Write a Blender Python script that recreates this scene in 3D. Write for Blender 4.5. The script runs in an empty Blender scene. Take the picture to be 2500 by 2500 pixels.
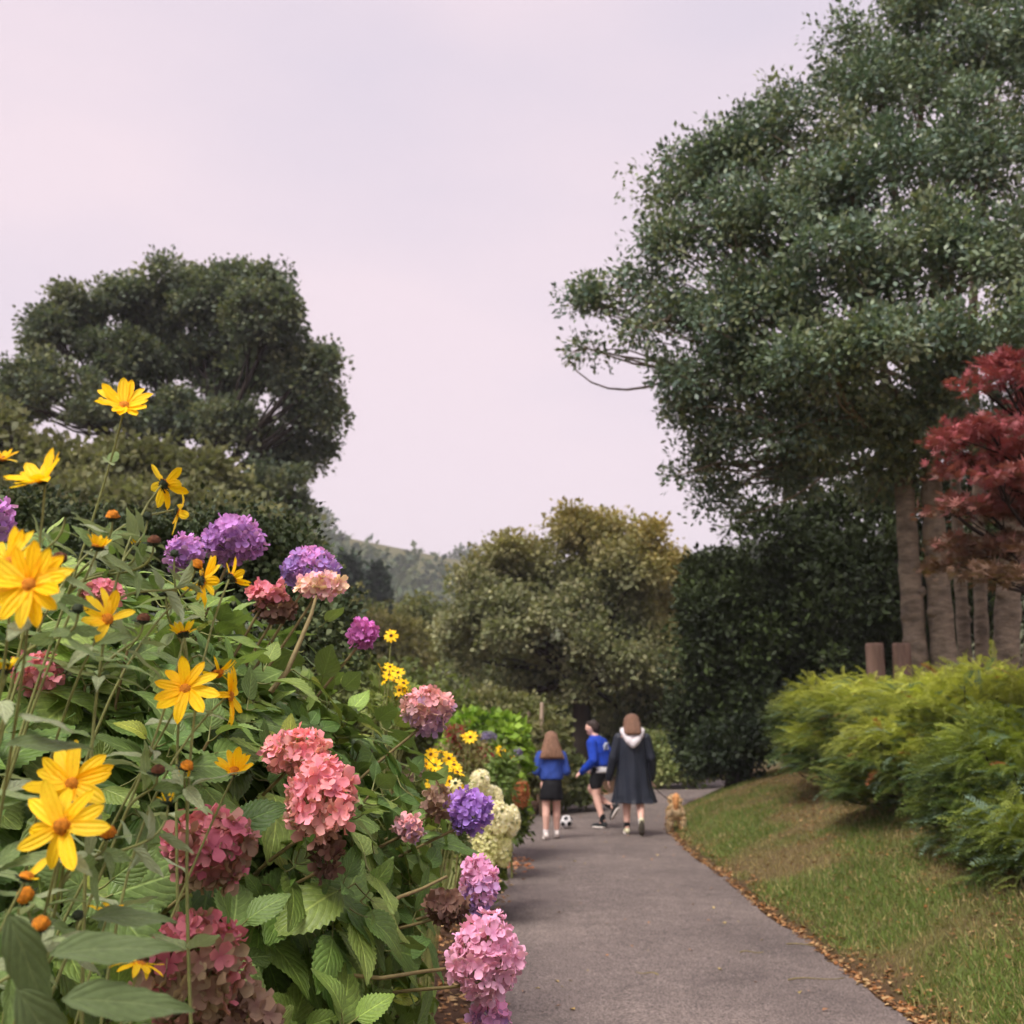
import bpy, bmesh, math
import numpy as np
from mathutils import Vector, Matrix

# ---------------------------------------------------------------- camera, sky, sun
sc = bpy.context.scene
CAM = np.array([0.0, 0.0, 1.6]); F = 2700.0; TILT = math.radians(10.5)
cd = bpy.data.cameras.new('camera'); cam = bpy.data.objects.new('camera', cd); sc.collection.objects.link(cam)
cam.location = CAM; cam.rotation_euler = (math.radians(90) + TILT, 0, 0)
cd.sensor_width = 36; cd.lens = 36 * F / 2500; cd.clip_end = 8000; cd.clip_start = 0.05
cd.dof.use_dof = True; cd.dof.focus_distance = 2.6; cd.dof.aperture_fstop = 5.4
sc.camera = cam

w = bpy.data.worlds.new('World'); sc.world = w; w.use_nodes = True
nt = w.node_tree; N = nt.nodes; L = nt.links
bg = N['Background']; bg.inputs['Strength'].default_value = 0.1
sky = N.new('ShaderNodeTexSky'); sky.sky_type = 'NISHITA'; sky.sun_disc = False
SUN_EL, SUN_ROT = math.radians(58), math.radians(215)
sky.sun_elevation = SUN_EL; sky.sun_rotation = SUN_ROT
tc = N.new('ShaderNodeTexCoord'); mp = N.new('ShaderNodeMapping'); mp.inputs['Scale'].default_value = (1.0, 1.0, 2.6)
nz = N.new('ShaderNodeTexNoise'); nz.inputs['Scale'].default_value = 1.7; nz.inputs['Detail'].default_value = 4; nz.inputs['Roughness'].default_value = .42
rp = N.new('ShaderNodeValToRGB')
rp.color_ramp.elements[0].position = .36; rp.color_ramp.elements[0].color = (2.62, 2.32, 2.66, 1)
rp.color_ramp.elements[1].position = .62; rp.color_ramp.elements[1].color = (3.24, 2.66, 2.84, 1)
mx = N.new('ShaderNodeMix'); mx.data_type = 'RGBA'; mx.inputs['Factor'].default_value = .94
L.new(tc.outputs['Generated'], mp.inputs['Vector']); L.new(mp.outputs[0], nz.inputs['Vector']); L.new(nz.outputs['Fac'], rp.inputs['Fac'])
L.new(sky.outputs[0], mx.inputs['A']); L.new(rp.outputs[0], mx.inputs['B']); L.new(mx.outputs['Result'], bg.inputs['Color'])

sl = bpy.data.lights.new('sun', 'SUN'); sl.energy = 1.5; sl.angle = math.radians(30); sl.color = (1, .95, .88)
so = bpy.data.objects.new('sun', sl); sc.collection.objects.link(so)
sd = Vector((math.sin(SUN_ROT) * math.cos(SUN_EL), math.cos(SUN_ROT) * math.cos(SUN_EL), math.sin(SUN_EL)))
so.rotation_euler = sd.to_track_quat('Z', 'Y').to_euler(); so.location = sd * 30
sc.view_settings.view_transform = 'Standard'; sc.view_settings.look = 'None'; sc.view_settings.gamma = 1
sc.view_settings.exposure = 1.6
sc.cycles.use_adaptive_sampling = True; sc.cycles.adaptive_threshold = .03
sc.cycles.max_bounces = 5; sc.cycles.diffuse_bounces = 2; sc.cycles.glossy_bounces = 2; sc.cycles.transmission_bounces = 4; sc.cycles.transparent_max_bounces = 6

# ---------------------------------------------------------------- helpers
rng = np.random.default_rng(11)
COL = sc.collection

def srgb(r, g, b):
    return tuple(((c / 255) / 12.92 if c / 255 <= .04045 else ((c / 255 + .055) / 1.055) ** 2.4) for c in (r, g, b))

def P(px, py, Y):
    """world point seen at photo pixel (of 2500) at depth Y in front of the camera"""
    u = (px - 1250) / F; v = (1250 - py) / F
    yy = math.cos(TILT) - v * math.sin(TILT); zz = math.sin(TILT) + v * math.cos(TILT)
    t = Y / yy
    return np.array([u * t, Y, CAM[2] + zz * t])

def project(p):
    p = np.atleast_2d(p); d = p - CAM
    yc = d[:, 1] * math.cos(TILT) + d[:, 2] * math.sin(TILT); zc = -d[:, 1] * math.sin(TILT) + d[:, 2] * math.cos(TILT)
    return 1250 + F * d[:, 0] / yc, 1250 - F * zc / yc, yc

def unit(a):
    return a / np.maximum(np.linalg.norm(a, axis=-1, keepdims=True), 1e-9)

def frames(d, n):
    """N rotation matrices with columns side, d, normal"""
    d = unit(d); s = unit(np.cross(d, n)); nn = np.cross(s, d)
    return np.stack([s, d, nn], axis=-1)

def mk(name, V, Fa, mat, parent=None, tint=None, luv=None, smooth=True, mats=None, midx=None):
    V = np.asarray(V, dtype=np.float32); Fa = np.asarray(Fa, dtype=np.int32)
    me = bpy.data.meshes.new(name); k = Fa.shape[1]; n = len(Fa)
    me.vertices.add(len(V)); me.vertices.foreach_set('co', V.ravel())
    me.loops.add(n * k); me.loops.foreach_set('vertex_index', Fa.ravel())
    me.polygons.add(n); me.polygons.foreach_set('loop_start', np.arange(0, n * k, k, dtype=np.int32))
    if smooth: me.polygons.foreach_set('use_smooth', np.ones(n, dtype=bool))
    if tint is not None:
        a = me.attributes.new('tint', 'FLOAT_COLOR', 'POINT'); c = np.ones((len(V), 4), dtype=np.float32); c[:, :3] = tint; a.data.foreach_set('color', c.ravel())
    if luv is not None:
        a = me.attributes.new('luv', 'FLOAT_VECTOR', 'POINT'); a.data.foreach_set('vector', np.asarray(luv, dtype=np.float32).ravel())
    for m in (mats or [mat]): me.materials.append(m)
    if midx is not None: me.polygons.foreach_set('material_index', np.asarray(midx, dtype=np.int32))
    me.update(calc_edges=True)
    return link(name, me, parent)

def link(name, me, parent=None):
    o = bpy.data.objects.new(name, me); COL.objects.link(o)
    if parent is not None: o.parent = parent
    return o

def tag(o, label, cat, group=None, kind=None):
    o['label'] = label
    if kind: o['kind'] = kind
    else: o['category'] = cat
    if group: o['group'] = group
    return o

def thing(name, label, cat, loc=(0, 0, 0), group=None):
    """an Empty at the base of the thing; parts are built in world space and kept there"""
    o = bpy.data.objects.new(name, None); COL.objects.link(o); o.empty_display_size = .1
    o.location = loc; tag(o, label, cat, group); return o

def keep(o, root):
    """parent o to root keeping its world place (root is unrotated at root.location)"""
    o.parent = root; o.matrix_parent_inverse = Matrix.Translation(-Vector(root.location)); return o

def stuff(o): o['kind'] = 'stuff'; return o

def merge(parts):
    Vs, Fs, k = [], [], 0
    for V, Fa in parts:
        Vs.append(V); Fs.append(np.asarray(Fa) + k); k += len(V)
    return np.concatenate(Vs), np.concatenate(Fs)

def scatter(T, TF, pos, R, s, tint=None, tl=None):
    """many copies of a small template joined: T (k,3), TF (f,c), pos (n,3), R (n,3,3), s (n,) or (n,3)"""
    n, k = len(pos), len(T); s = np.asarray(s)
    S = s[:, None, None] * T[None] if s.ndim == 1 else s[:, None, :] * T[None]
    V = np.einsum('nij,nkj->nki', R, S) + pos[:, None, :]
    Fa = (TF[None] + (np.arange(n) * k)[:, None, None]).reshape(-1, TF.shape[1])
    out = [V.reshape(-1, 3), Fa]
    out.append(np.repeat(tint, k, axis=0) if tint is not None else None)
    out.append(np.tile(tl, (n, 1)) if tl is not None else None)
    return out

def tube(pts, rad, sides=6, caps=True, wob=0, ell=None):
    pts = np.asarray(pts, float); n = len(pts); rad = np.broadcast_to(np.asarray(rad, float), (n,))
    t = unit(np.gradient(pts, axis=0)); ref = np.array([0, 0, 1.]) if abs(t[0, 2]) < .9 else np.array([0, 1., 0])
    a = np.arange(sides) * 2 * np.pi / sides; V = []
    for i in range(n):
        s = unit(np.cross(t[i], ref)); u = np.cross(s, t[i])
        r = rad[i] * (1 + wob * (rng.random(sides) - .5))
        V.append(pts[i] + (np.cos(a) * r)[:, None] * s + (np.sin(a) * r)[:, None] * u)
    V = np.concatenate(V); Fa = []
    for i in range(n - 1):
        for j in range(sides):
            k = (j + 1) % sides; Fa.append((i * sides + j, i * sides + k, (i + 1) * sides + k, (i + 1) * sides + j))
    if caps:
        V = np.concatenate([V, [pts[0], pts[-1]]]); c0, c1 = n * sides, n * sides + 1
        for j in range(0, sides):
            k = (j + 1) % sides
            Fa.append((c0, k, j, c0)); Fa.append((c1, (n - 1) * sides + j, (n - 1) * sides + k, c1))
        Fa = [f if f[0] != f[3] else (f[0], f[1], f[2], f[2]) for f in Fa]
        # degenerate quads are replaced by thin ones around the cap centre
        Fa2 = [f for f in Fa if f[2] != f[3]]
        for j in range(0, sides - 1, 2):
            Fa2.append((c0, (j + 2) % sides, j + 1, j)); Fa2.append((c1, (n - 1) * sides + j, (n - 1) * sides + j + 1, (n - 1) * sides + (j + 2) % sides))
        Fa = Fa2
    return V, np.array(Fa)

def bez(p0, p1, p2, p3, n):
    t = np.linspace(0, 1, n)[:, None]
    return (1 - t) ** 3 * p0 + 3 * (1 - t) ** 2 * t * p1 + 3 * (1 - t) * t * t * p2 + t ** 3 * p3

def vnoise(x, y, s=0):
    """cheap smooth 2-d value noise 0..1"""
    def h(i, j):
        q = np.sin(i * 127.1 + j * 311.7 + s * 74.7) * 43758.5453; return q - np.floor(q)
    xi, yi = np.floor(x), np.floor(y); fx, fy = x - xi, y - yi; fx = fx * fx * (3 - 2 * fx); fy = fy * fy * (3 - 2 * fy)
    return (h(xi, yi) * (1 - fx) + h(xi + 1, yi) * fx) * (1 - fy) + (h(xi, yi + 1) * (1 - fx) + h(xi + 1, yi + 1) * fx) * fy

# ---------------------------------------------------------------- materials
def newmat(name):
    m = bpy.data.materials.new(name); m.use_nodes = True
    return m, m.node_tree.nodes, m.node_tree.links, m.node_tree.nodes['Principled BSDF']

def mathn(N, L, op, a, b=None, c=None):
    n = N.new('ShaderNodeMath'); n.operation = op
    for i, x in enumerate((a, b, c)):
        if x is None: continue
        if isinstance(x, (int, float)): n.inputs[i].default_value = x
        else: L.new(x, n.inputs[i])
    return n.outputs[0]

def mixc(N, L, fac, a, b, blend='MIX'):
    n = N.new('ShaderNodeMix'); n.data_type = 'RGBA'; n.blend_type = blend
    for key, x in (('Factor', fac), ('A', a), ('B', b)):
        if isinstance(x, (int, float)): n.inputs[key].default_value = x
        elif isinstance(x, tuple): n.inputs[key].default_value = (*x[:3], 1)
        else: L.new(x, n.inputs[key])
    return n.outputs['Result']

def noise(N, L, scale, detail=3, rough=.55, vec=None, src='Object'):
    n = N.new('ShaderNodeTexNoise'); n.inputs['Scale'].default_value = scale; n.inputs['Detail'].default_value = detail; n.inputs['Roughness'].default_value = rough
    if vec is None:
        t = N.new('ShaderNodeTexCoord'); vec = t.outputs[src]
    L.new(vec, n.inputs['Vector']); return n.outputs['Fac']

def ramp(N, L, fac, stops):
    r = N.new('ShaderNodeValToRGB'); e = r.color_ramp.elements
    while len(e) < len(stops): e.new(.5)
    for i, (p, c) in enumerate(stops): e[i].position = p; e[i].color = (*c, 1)
    L.new(fac, r.inputs['Fac']); return r.outputs['Color']

def foliage(name, src='attr', veins=None, rough=.5, spec=.35, trans=.3, under=None, sheen=0, var=.35, nscale=9, eye=None, groove=0, gain=1.2):
    m, N, L, b = newmat(name)
    if src == 'attr':
        a = N.new('ShaderNodeAttribute'); a.attribute_name = 'tint'; base = a.outputs['Color']
    else:
        a = N.new('ShaderNodeObjectInfo'); base = a.outputs['Color']
    nf = noise(N, L, nscale, 3, src='Object')
    base = mixc(N, L, 1.0, base, ramp(N, L, nf, [(.25, (gain * (1 - var),) * 3), (.75, (gain * (1 + var * .6),) * 3)]), 'MULTIPLY')
    bump = None
    if veins or eye or groove:
        at = N.new('ShaderNodeAttribute'); at.attribute_name = 'luv'; sx = N.new('ShaderNodeSeparateXYZ'); L.new(at.outputs['Vector'], sx.inputs[0])
        au = mathn(N, L, 'ABSOLUTE', sx.outputs['X'])
    if veins:
        freq, amt = veins
        q = mathn(N, L, 'SUBTRACT', sx.outputs['Y'], mathn(N, L, 'MULTIPLY', mathn(N, L, 'POWER', au, 1.25), .42))
        q = mathn(N, L, 'MULTIPLY', q, freq)
        fr = mathn(N, L, 'ABSOLUTE', mathn(N, L, 'SUBTRACT', mathn(N, L, 'FRACT', q), .5))          # 0 at vein
        lat = N.new('ShaderNodeMapRange'); lat.interpolation_type = 'SMOOTHSTEP'; lat.inputs['From Max'].default_value = .11; lat.inputs['To Min'].default_value = 1; lat.inputs['To Max'].default_value = 0
        L.new(fr, lat.inputs['Value'])
        mid = N.new('ShaderNodeMapRange'); mid.interpolation_type = 'SMOOTHSTEP'; mid.inputs['From Max'].default_value = .085; mid.inputs['To Min'].default_value = 1; mid.inputs['To Max'].default_value = 0
        L.new(au, mid.inputs['Value'])
        vein = mathn(N, L, 'MAXIMUM', mathn(N, L, 'MULTIPLY', lat.outputs[0], .42), mid.outputs[0])
        base = mixc(N, L, mathn(N, L, 'MULTIPLY', vein, amt), base, mixc(N, L, 1.0, base, (2.6, 2.3, 2.6), 'MULTIPLY'))
        hgt = mathn(N, L, 'ADD', mathn(N, L, 'MULTIPLY', mathn(N, L, 'SQRT', mathn(N, L, 'ADD', fr, .002)), 1.0), mathn(N, L, 'MULTIPLY', noise(N, L, 90, 2), .35))
        hgt = mathn(N, L, 'MULTIPLY', hgt, mathn(N, L, 'SUBTRACT', 1, mathn(N, L, 'MULTIPLY', mid.outputs[0], .8)))
        bp = N.new('ShaderNodeBump'); bp.inputs['Strength'].default_value = .55; bp.inputs['Distance'].default_value = .004; L.new(hgt, bp.inputs['Height']); bump = bp
    if groove:
        g = mathn(N, L, 'SINE', mathn(N, L, 'MULTIPLY', sx.outputs['X'], 9.0))
        bp = N.new('ShaderNodeBump'); bp.inputs['Strength'].default_value = groove; bp.inputs['Distance'].default_value = .001; L.new(g, bp.inputs['Height']); bump = bp
        base = mixc(N, L, mathn(N, L, 'MULTIPLY', mathn(N, L, 'SUBTRACT', 1, sx.outputs['Y']), .28), base, mixc(N, L, 1.0, base, (.95, .72, .6), 'MULTIPLY'))
    if eye:
        e = N.new('ShaderNodeMapRange'); e.inputs['From Min'].default_value = .05; e.inputs['From Max'].default_value = .55; e.inputs['To Min'].default_value = .75; e.inputs['To Max'].default_value = 0
        L.new(sx.outputs['Y'], e.inputs['Value']); base = mixc(N, L, e.outputs[0], base, mixc(N, L, 1.0, base, eye, 'MULTIPLY'))
        ed = N.new('ShaderNodeMapRange'); ed.inputs['From Min'].default_value = .75; ed.inputs['From Max'].default_value = 1.0; ed.inputs['To Max'].default_value = .45
        L.new(sx.outputs['Y'], ed.inputs['Value']); base = mixc(N, L, ed.outputs[0], base, mixc(N, L, 1.0, base, (1.35, 1.25, 1.3), 'MULTIPLY'))
    if under:
        gm = N.new('ShaderNodeNewGeometry'); base = mixc(N, L, gm.outputs['Backfacing'], base, mixc(N, L, .55, base, under))
    L.new(base, b.inputs['Base Color']); b.inputs['Roughness'].default_value = rough; b.inputs['Specular IOR Level'].default_value = spec
    if sheen: b.inputs['Sheen Weight'].default_value = sheen
    if bump: L.new(bump.outputs[0], b.inputs['Normal'])
    tr = N.new('ShaderNodeBsdfTranslucent'); ms = N.new('ShaderNodeMixShader'); ms.inputs[0].default_value = trans
    L.new(mixc(N, L, 1.0, base, (1.15, 1.25, .7), 'MULTIPLY'), tr.inputs['Color'])
    L.new(b.outputs[0], ms.inputs[1]); L.new(tr.outputs[0], ms.inputs[2]); L.new(ms.outputs[0], N['Material Output'].inputs['Surface'])
    return m

def surf(name, col, rough=.7, var=.25, nscale=12, bump=0, bscale=60, spec=.3, stretch=None, col2=None, bdist=.01):
    m, N, L, b = newmat(name)
    t = N.new('ShaderNodeTexCoord'); vec = t.outputs['Object']
    if stretch:
        mp = N.new('ShaderNodeMapping'); mp.inputs['Scale'].default_value = stretch; L.new(vec, mp.inputs[0]); vec = mp.outputs[0]
    nf = noise(N, L, nscale, 5, .6, vec)
    c2 = col2 or tuple(min(1, c * (1 + var)) for c in col); c1 = tuple(c * (1 - var) for c in col)
    L.new(ramp(N, L, nf, [(.3, c1), (.7, c2)]), b.inputs['Base Color'])
    b.inputs['Roughness'].default_value = rough; b.inputs['Specular IOR Level'].default_value = spec
    if bump:
        bp = N.new('ShaderNodeBump'); bp.inputs['Strength'].default_value = bump; bp.inputs['Distance'].default_value = bdist
        L.new(noise(N, L, bscale, 5, .6, vec), bp.inputs['Height']); L.new(bp.outputs[0], b.inputs['Normal'])
    return m

M = {}
M['leaf_far'] = foliage('tree_leaf', rough=.6, spec=.25, trans=.3, gain=1.35, var=.3, nscale=.6)
M['leaf_gloss'] = foliage('glossy_leaf', rough=.38, spec=.5, trans=.18, var=.25, nscale=1.2)
M['leaf_dark'] = foliage('yew_leaf', rough=.6, spec=.25, trans=.1, var=.35, nscale=1.0)
M['maple'] = foliage('maple_leaf', gain=1.0, rough=.5, spec=.35, trans=.2, var=.3, nscale=2)
M['juniper'] = foliage('juniper_spray', gain=1.5, rough=.6, spec=.25, trans=.3, var=.35, nscale=2.2)
M['hyd'] = foliage('hydrangea_leaf', 'obj', gain=1.42, veins=(7, .6), rough=.42, spec=.4, trans=.25, under=srgb(136, 152, 92), var=.3, nscale=14)
M['hyd_attr'] = foliage('hydrangea_leaf_mass', 'attr', gain=1.42, veins=(7, .6), rough=.42, spec=.4, trans=.25, under=srgb(136, 152, 92), var=.3, nscale=14)
M['sunleaf'] = foliage('sunflower_leaf', 'obj', gain=1.4, veins=(5, .35), rough=.6, spec=.25, trans=.28, under=srgb(165, 172, 150), sheen=.15, var=.25, nscale=14)
M['petal'] = foliage('yellow_petal', 'obj', rough=.5, spec=.2, trans=.35, var=.12, nscale=20, groove=.5)
M['petal_attr'] = foliage('yellow_petal_far', 'attr', rough=.5, spec=.2, trans=.3, var=.1)
M['floret'] = foliage('floret', 'obj', rough=.6, spec=.2, trans=.3, var=.15, nscale=60, eye=(.8, .62, .72))
M['floret_attr'] = foliage('floret_mass', 'attr', rough=.6, spec=.2, trans=.3, var=.15, nscale=60, eye=(.8, .62, .72))
M['grass'] = foliage('grass_blade', rough=.55, spec=.25, trans=.3, var=.2, nscale=1.2)
M['litter'] = foliage('dead_leaf', rough=.8, spec=.1, trans=.1, var=.3, nscale=6)
M['stem'] = surf('green_stem', srgb(128, 132, 76), .5, .25, 30, .2, 90)
M['woodstem'] = surf('hydrangea_stem', srgb(126, 112, 72), .6, .3, 25, .3, 90)
M['bark'] = surf('pale_bark', srgb(138, 124, 106), .85, .5, 2.2, .9, 6, stretch=(2, 2, 5), bdist=.05)
M['bark_dark'] = surf('dark_bark', srgb(52, 44, 38), .9, .35, 3, .6, 14)
M['disc'] = surf('flower_disc', srgb(196, 120, 24), .8, .45, 160, .8, 300, bdist=.003)
M['disc_brown'] = surf('brown_disc', srgb(96, 58, 36), .8, .45, 160, .8, 300, bdist=.003)
M['calyx'] = surf('dark_calyx', srgb(46, 56, 36), .7, .35, 90, .4, 200)
M['post'] = surf('weathered_post', srgb(118, 94, 82), .85, .45, 3, .8, 12, stretch=(5, 5, .6))

# asphalt
m, N_, L_, b = newmat('asphalt'); M['asphalt'] = m
t = N_.new('ShaderNodeTexCoord'); ov = t.outputs['Object']
big = noise(N_, L_, .9, 4, .6, ov); fine = noise(N_, L_, 75, 4, .8, ov); mid_ = noise(N_, L_, 7, 5, .7, ov)
base = ramp(N_, L_, big, [(.3, srgb(92, 83, 80)), (.7, srgb(118, 107, 102))])
base = mixc(N_, L_, 1.0, base, ramp(N_, L_, fine, [(.40, (.45, .45, .45)), (.5, (1, 1, 1)), (.60, (1.9, 1.87, 1.82))]), 'MULTIPLY')
base = mixc(N_, L_, 1.0, base, ramp(N_, L_, mid_, [(.3, (.8, .79, .78)), (.7, (1.15, 1.14, 1.13))]), 'MULTIPLY')
vo = N_.new('ShaderNodeTexVoronoi'); vo.inputs['Scale'].default_value = 26; L_.new(ov, vo.inputs['Vector'])
sp = N_.new('ShaderNodeMapRange'); sp.inputs['From Min'].default_value = .10; sp.inputs['From Max'].default_value = .16; sp.inputs['To Min'].default_value = .75; sp.inputs['To Max'].default_value = 0
L_.new(vo.outputs['Distance'], sp.inputs['Value']); base = mixc(N_, L_, sp.outputs[0], base, srgb(168, 158, 150))
L_.new(base, b.inputs['Base Color']); b.inputs['Roughness'].default_value = .8; b.inputs['Specular IOR Level'].default_value = .35
bp = N_.new('ShaderNodeBump'); bp.inputs['Strength'].default_value = .5; bp.inputs['Distance'].default_value = .006; L_.new(fine, bp.inputs['Height']); L_.new(bp.outputs[0], b.inputs['Normal'])
# ground
m, N_, L_, b = newmat('ground'); M['ground'] = m
a = N_.new('ShaderNodeAttribute'); a.attribute_name = 'tint'
g1 = noise(N_, L_, 14, 5, .7); base = mixc(N_, L_, 1.0, a.outputs['Color'], ramp(N_, L_, g1, [(.3, (.55, .55, .5)), (.7, (1.35, 1.3, 1.3))]), 'MULTIPLY')
L_.new(base, b.inputs['Base Color']); b.inputs['Roughness'].default_value = .95; b.inputs['Specular IOR Level'].default_value = .1
bp = N_.new('ShaderNodeBump'); bp.inputs['Strength'].default_value = .8; bp.inputs['Distance'].default_value = .03; L_.new(noise(N_, L_, 30, 5, .7), bp.inputs['Height']); L_.new(bp.outputs[0], b.inputs['Normal'])

# ---------------------------------------------------------------- ground, path, hill
def bend(Y): return .022 * np.maximum(0, np.asarray(Y, float) - 14) ** 2
def right_edge(Y): return 2.13 + bend(np.minimum(Y, 40)) + .05 * (vnoise(np.asarray(Y) * .8, np.zeros_like(np.asarray(Y, float)), 3) - .5)
def left_edge(Y): return -.24 + bend(np.minimum(Y, 40))
def ground_z(X, Y):
    X = np.asarray(X, float); Y = np.asarray(Y, float)
    d = np.maximum(0, X - right_edge(Y) - .08); fade = np.clip((60 - Y) / 30, 0, 1)
    z = 1.55 * (1 - np.exp(-d * .30)) * fade + .05 * np.minimum(1, d * 2) * (vnoise(X * 1.3, Y * 1.3, 5) - .3)
    e = np.maximum(0, left_edge(Y) - .1 - X); z = z + .12 * (1 - np.exp(-e * 1.2)) * np.clip((60 - Y) / 30, 0, 1)
    return z

gx = np.unique(np.concatenate([np.linspace(-3000, -60, 14), np.linspace(-60, -4, 40), np.linspace(-4, 10, 110), np.linspace(10, 60, 36), np.linspace(60, 3000, 14)]))
gy = np.unique(np.concatenate([np.linspace(-300, -6, 8), np.linspace(-6, 3, 12), np.linspace(3, 30, 170), np.linspace(30, 80, 40), np.linspace(80, 4000, 24)]))
GX, GY = np.meshgrid(gx, gy); GZ = ground_z(GX, GY)
onpath = (GX > left_edge(GY) - .15) & (GX < right_edge(GY) + .15); GZ = np.where(onpath, np.minimum(GZ, 0.0), GZ)
d = GX - right_edge(GY); nzv = vnoise(GX * 1.1, GY * .7, 9); nz2 = vnoise(GX * 3.1, GY * 2.7, 2)
grass_c = np.array(srgb(86, 92, 48)); dry = np.array(srgb(104, 90, 62)); soil = np.array(srgb(84, 64, 50)); far = np.array(srgb(98, 108, 62))
tint = np.where((d > 0)[..., None], grass_c, soil)
k = np.clip((nzv * .6 + nz2 * .4 - .36) * 3.2 + np.clip((d - 1.3) * .9, 0, 1), 0, 1)[..., None]
tint = np.where((d > 0)[..., None], grass_c * (1 - k) + dry * k, tint)
ksoil = np.clip((d - .55) * 1.6, 0, 1)[..., None] * np.clip((8.2 - GY) / 1.5, 0, 1)[..., None] * (d > 0)[..., None]; tint = tint * (1 - ksoil) + np.array(srgb(88, 62, 48)) * ksoil
k = np.clip(1 - d / .28, 0, 1)[..., None] * (d > -.3)[..., None]; tint = tint * (1 - k) + soil * k
k = np.clip((GY - 32) / 12, 0, 1)[..., None]; tint = tint * (1 - k) + far * k
nxg, nyg = len(gx), len(gy); idx = np.arange(nxg * nyg).reshape(nyg, nxg)
GF = np.stack([idx[:-1, :-1], idx[:-1, 1:], idx[1:, 1:], idx[1:, :-1]], -1).reshape(-1, 4)
ground = mk('ground', np.stack([GX, GY, GZ], -1).reshape(-1, 3), GF, M['ground'], tint=tint.reshape(-1, 3))
tag(ground, 'earth and grass ground rising as a bank right of the path', 'ground', kind='structure')

py_ = np.concatenate([np.linspace(-8, 3, 12), np.linspace(3.1, 34, 260)]); rows = []
for y in py_:
    l = float(left_edge(y)) + .06 * float(vnoise(np.array(y * 2.3), np.array(0.), 21)) - .03; r = float(right_edge(y)) + .10 * float(vnoise(np.array(y * 3.1), np.array(0.), 22)) - .05
    u = np.linspace(0, 1, 9); rows.append(np.stack([l + (r - l) * u, np.full(9, y), .006 + .03 * np.sin(np.pi * u)], -1))
PV = np.concatenate(rows); idx = np.arange(len(PV)).reshape(len(py_), 9)
path = mk('path', PV, np.stack([idx[:-1, :-1], idx[:-1, 1:], idx[1:, 1:], idx[1:, :-1]], -1).reshape(-1, 4), M['asphalt'])
tag(path, 'worn grey tarmac garden path curving away to the right', 'path', kind='structure')

# far hill with its woods
hx = np.linspace(-700, 700, 90); hy = np.linspace(140, 1400, 50); HX, HY = np.meshgrid(hx, hy)
def hill_z(X, Y):
    u = X / Y
    crest = 78 - 95 * np.clip(u + .18, -.5, .35) + 120 * np.maximum(0, u - .02) ** 1.0 * .8 + 8 * (vnoise(X / 120, Y / 150, 4) - .5)
    s = np.clip((Y - 140) / 330, 0, 1); s = s * s * (3 - 2 * s); return crest * s
HZ = hill_z(HX, HY); idx = np.arange(HX.size).reshape(HX.shape)
kk = np.clip((vnoise(HX / 40, HY / 60, 8) - .35) * 3, 0, 1)[..., None]
ht = np.array(srgb(78, 86, 54)) * (1 - kk) + np.array(srgb(98, 96, 62)) * kk
hill = mk('hill', np.stack([HX, HY, HZ], -1).reshape(-1, 3), np.stack([idx[:-1, :-1], idx[:-1, 1:], idx[1:, 1:], idx[1:, :-1]], -1).reshape(-1, 4), M['ground'], tint=ht.reshape(-1, 3))
tag(hill, 'distant wooded hillside under the pale sky', 'hill', kind='structure')

# ---------------------------------------------------------------- leaf templates
QUADLEAF = (np.array([[0, 0, 0], [.26, .5, .07], [0, 1, 0], [-.26, .5, .07]], float), np.array([[0, 1, 2, 3]]))
WIDELEAF = (np.array([[0, 0, 0], [.38, .45, .10], [0, 1, -.06], [-.38, .45, .10]], float), np.array([[0, 1, 2, 3]]))

def rand_dirs(n):
    return unit(rng.normal(size=(n, 3)))

def blob_points(lobes, n_clusters, shell=.5, sub=0, subr=.34):
    """cluster centres and outward directions in a union of ellipsoids (c, r, weight); sub > 0 gathers them in clumps"""
    wts = np.array([l[2] * (l[1][0] * l[1][2] + l[1][0] * l[1][1]) for l in lobes]); wts /= wts.sum()
    cnt = rng.multinomial(n_clusters, wts); cs, ns, li = [], [], []
    for k, ((c, r, _), m_) in enumerate(zip(lobes, cnt)):
        if m_ == 0: continue
        q = sub if sub else m_
        d = rand_dirs(q); d[:, 2] = np.where(d[:, 2] < -.55, -d[:, 2], d[:, 2])
        rad = rng.random(q) ** shell * (1 + .16 * rng.normal(size=q)); off = d * rad[:, None]
        if sub:
            j = rng.integers(0, q, m_); g = rng.normal(size=(m_, 3)) * .55; g[:, 2] *= .6
            g[:, 2] = np.where(g[:, 2] < -.25, -.25 + .3 * (g[:, 2] + .25), g[:, 2])
            off = off[j] + g * subr * (.6 + .8 * rng.random(q))[j][:, None]; d = unit(d[j] * .5 + unit(g) * .8)
        cs.append(np.array(c) + off * np.array(r)); ns.append(unit(d / np.array(r))); li += [k] * m_
    return np.concatenate(cs), np.concatenate(ns), np.array(li)

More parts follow.
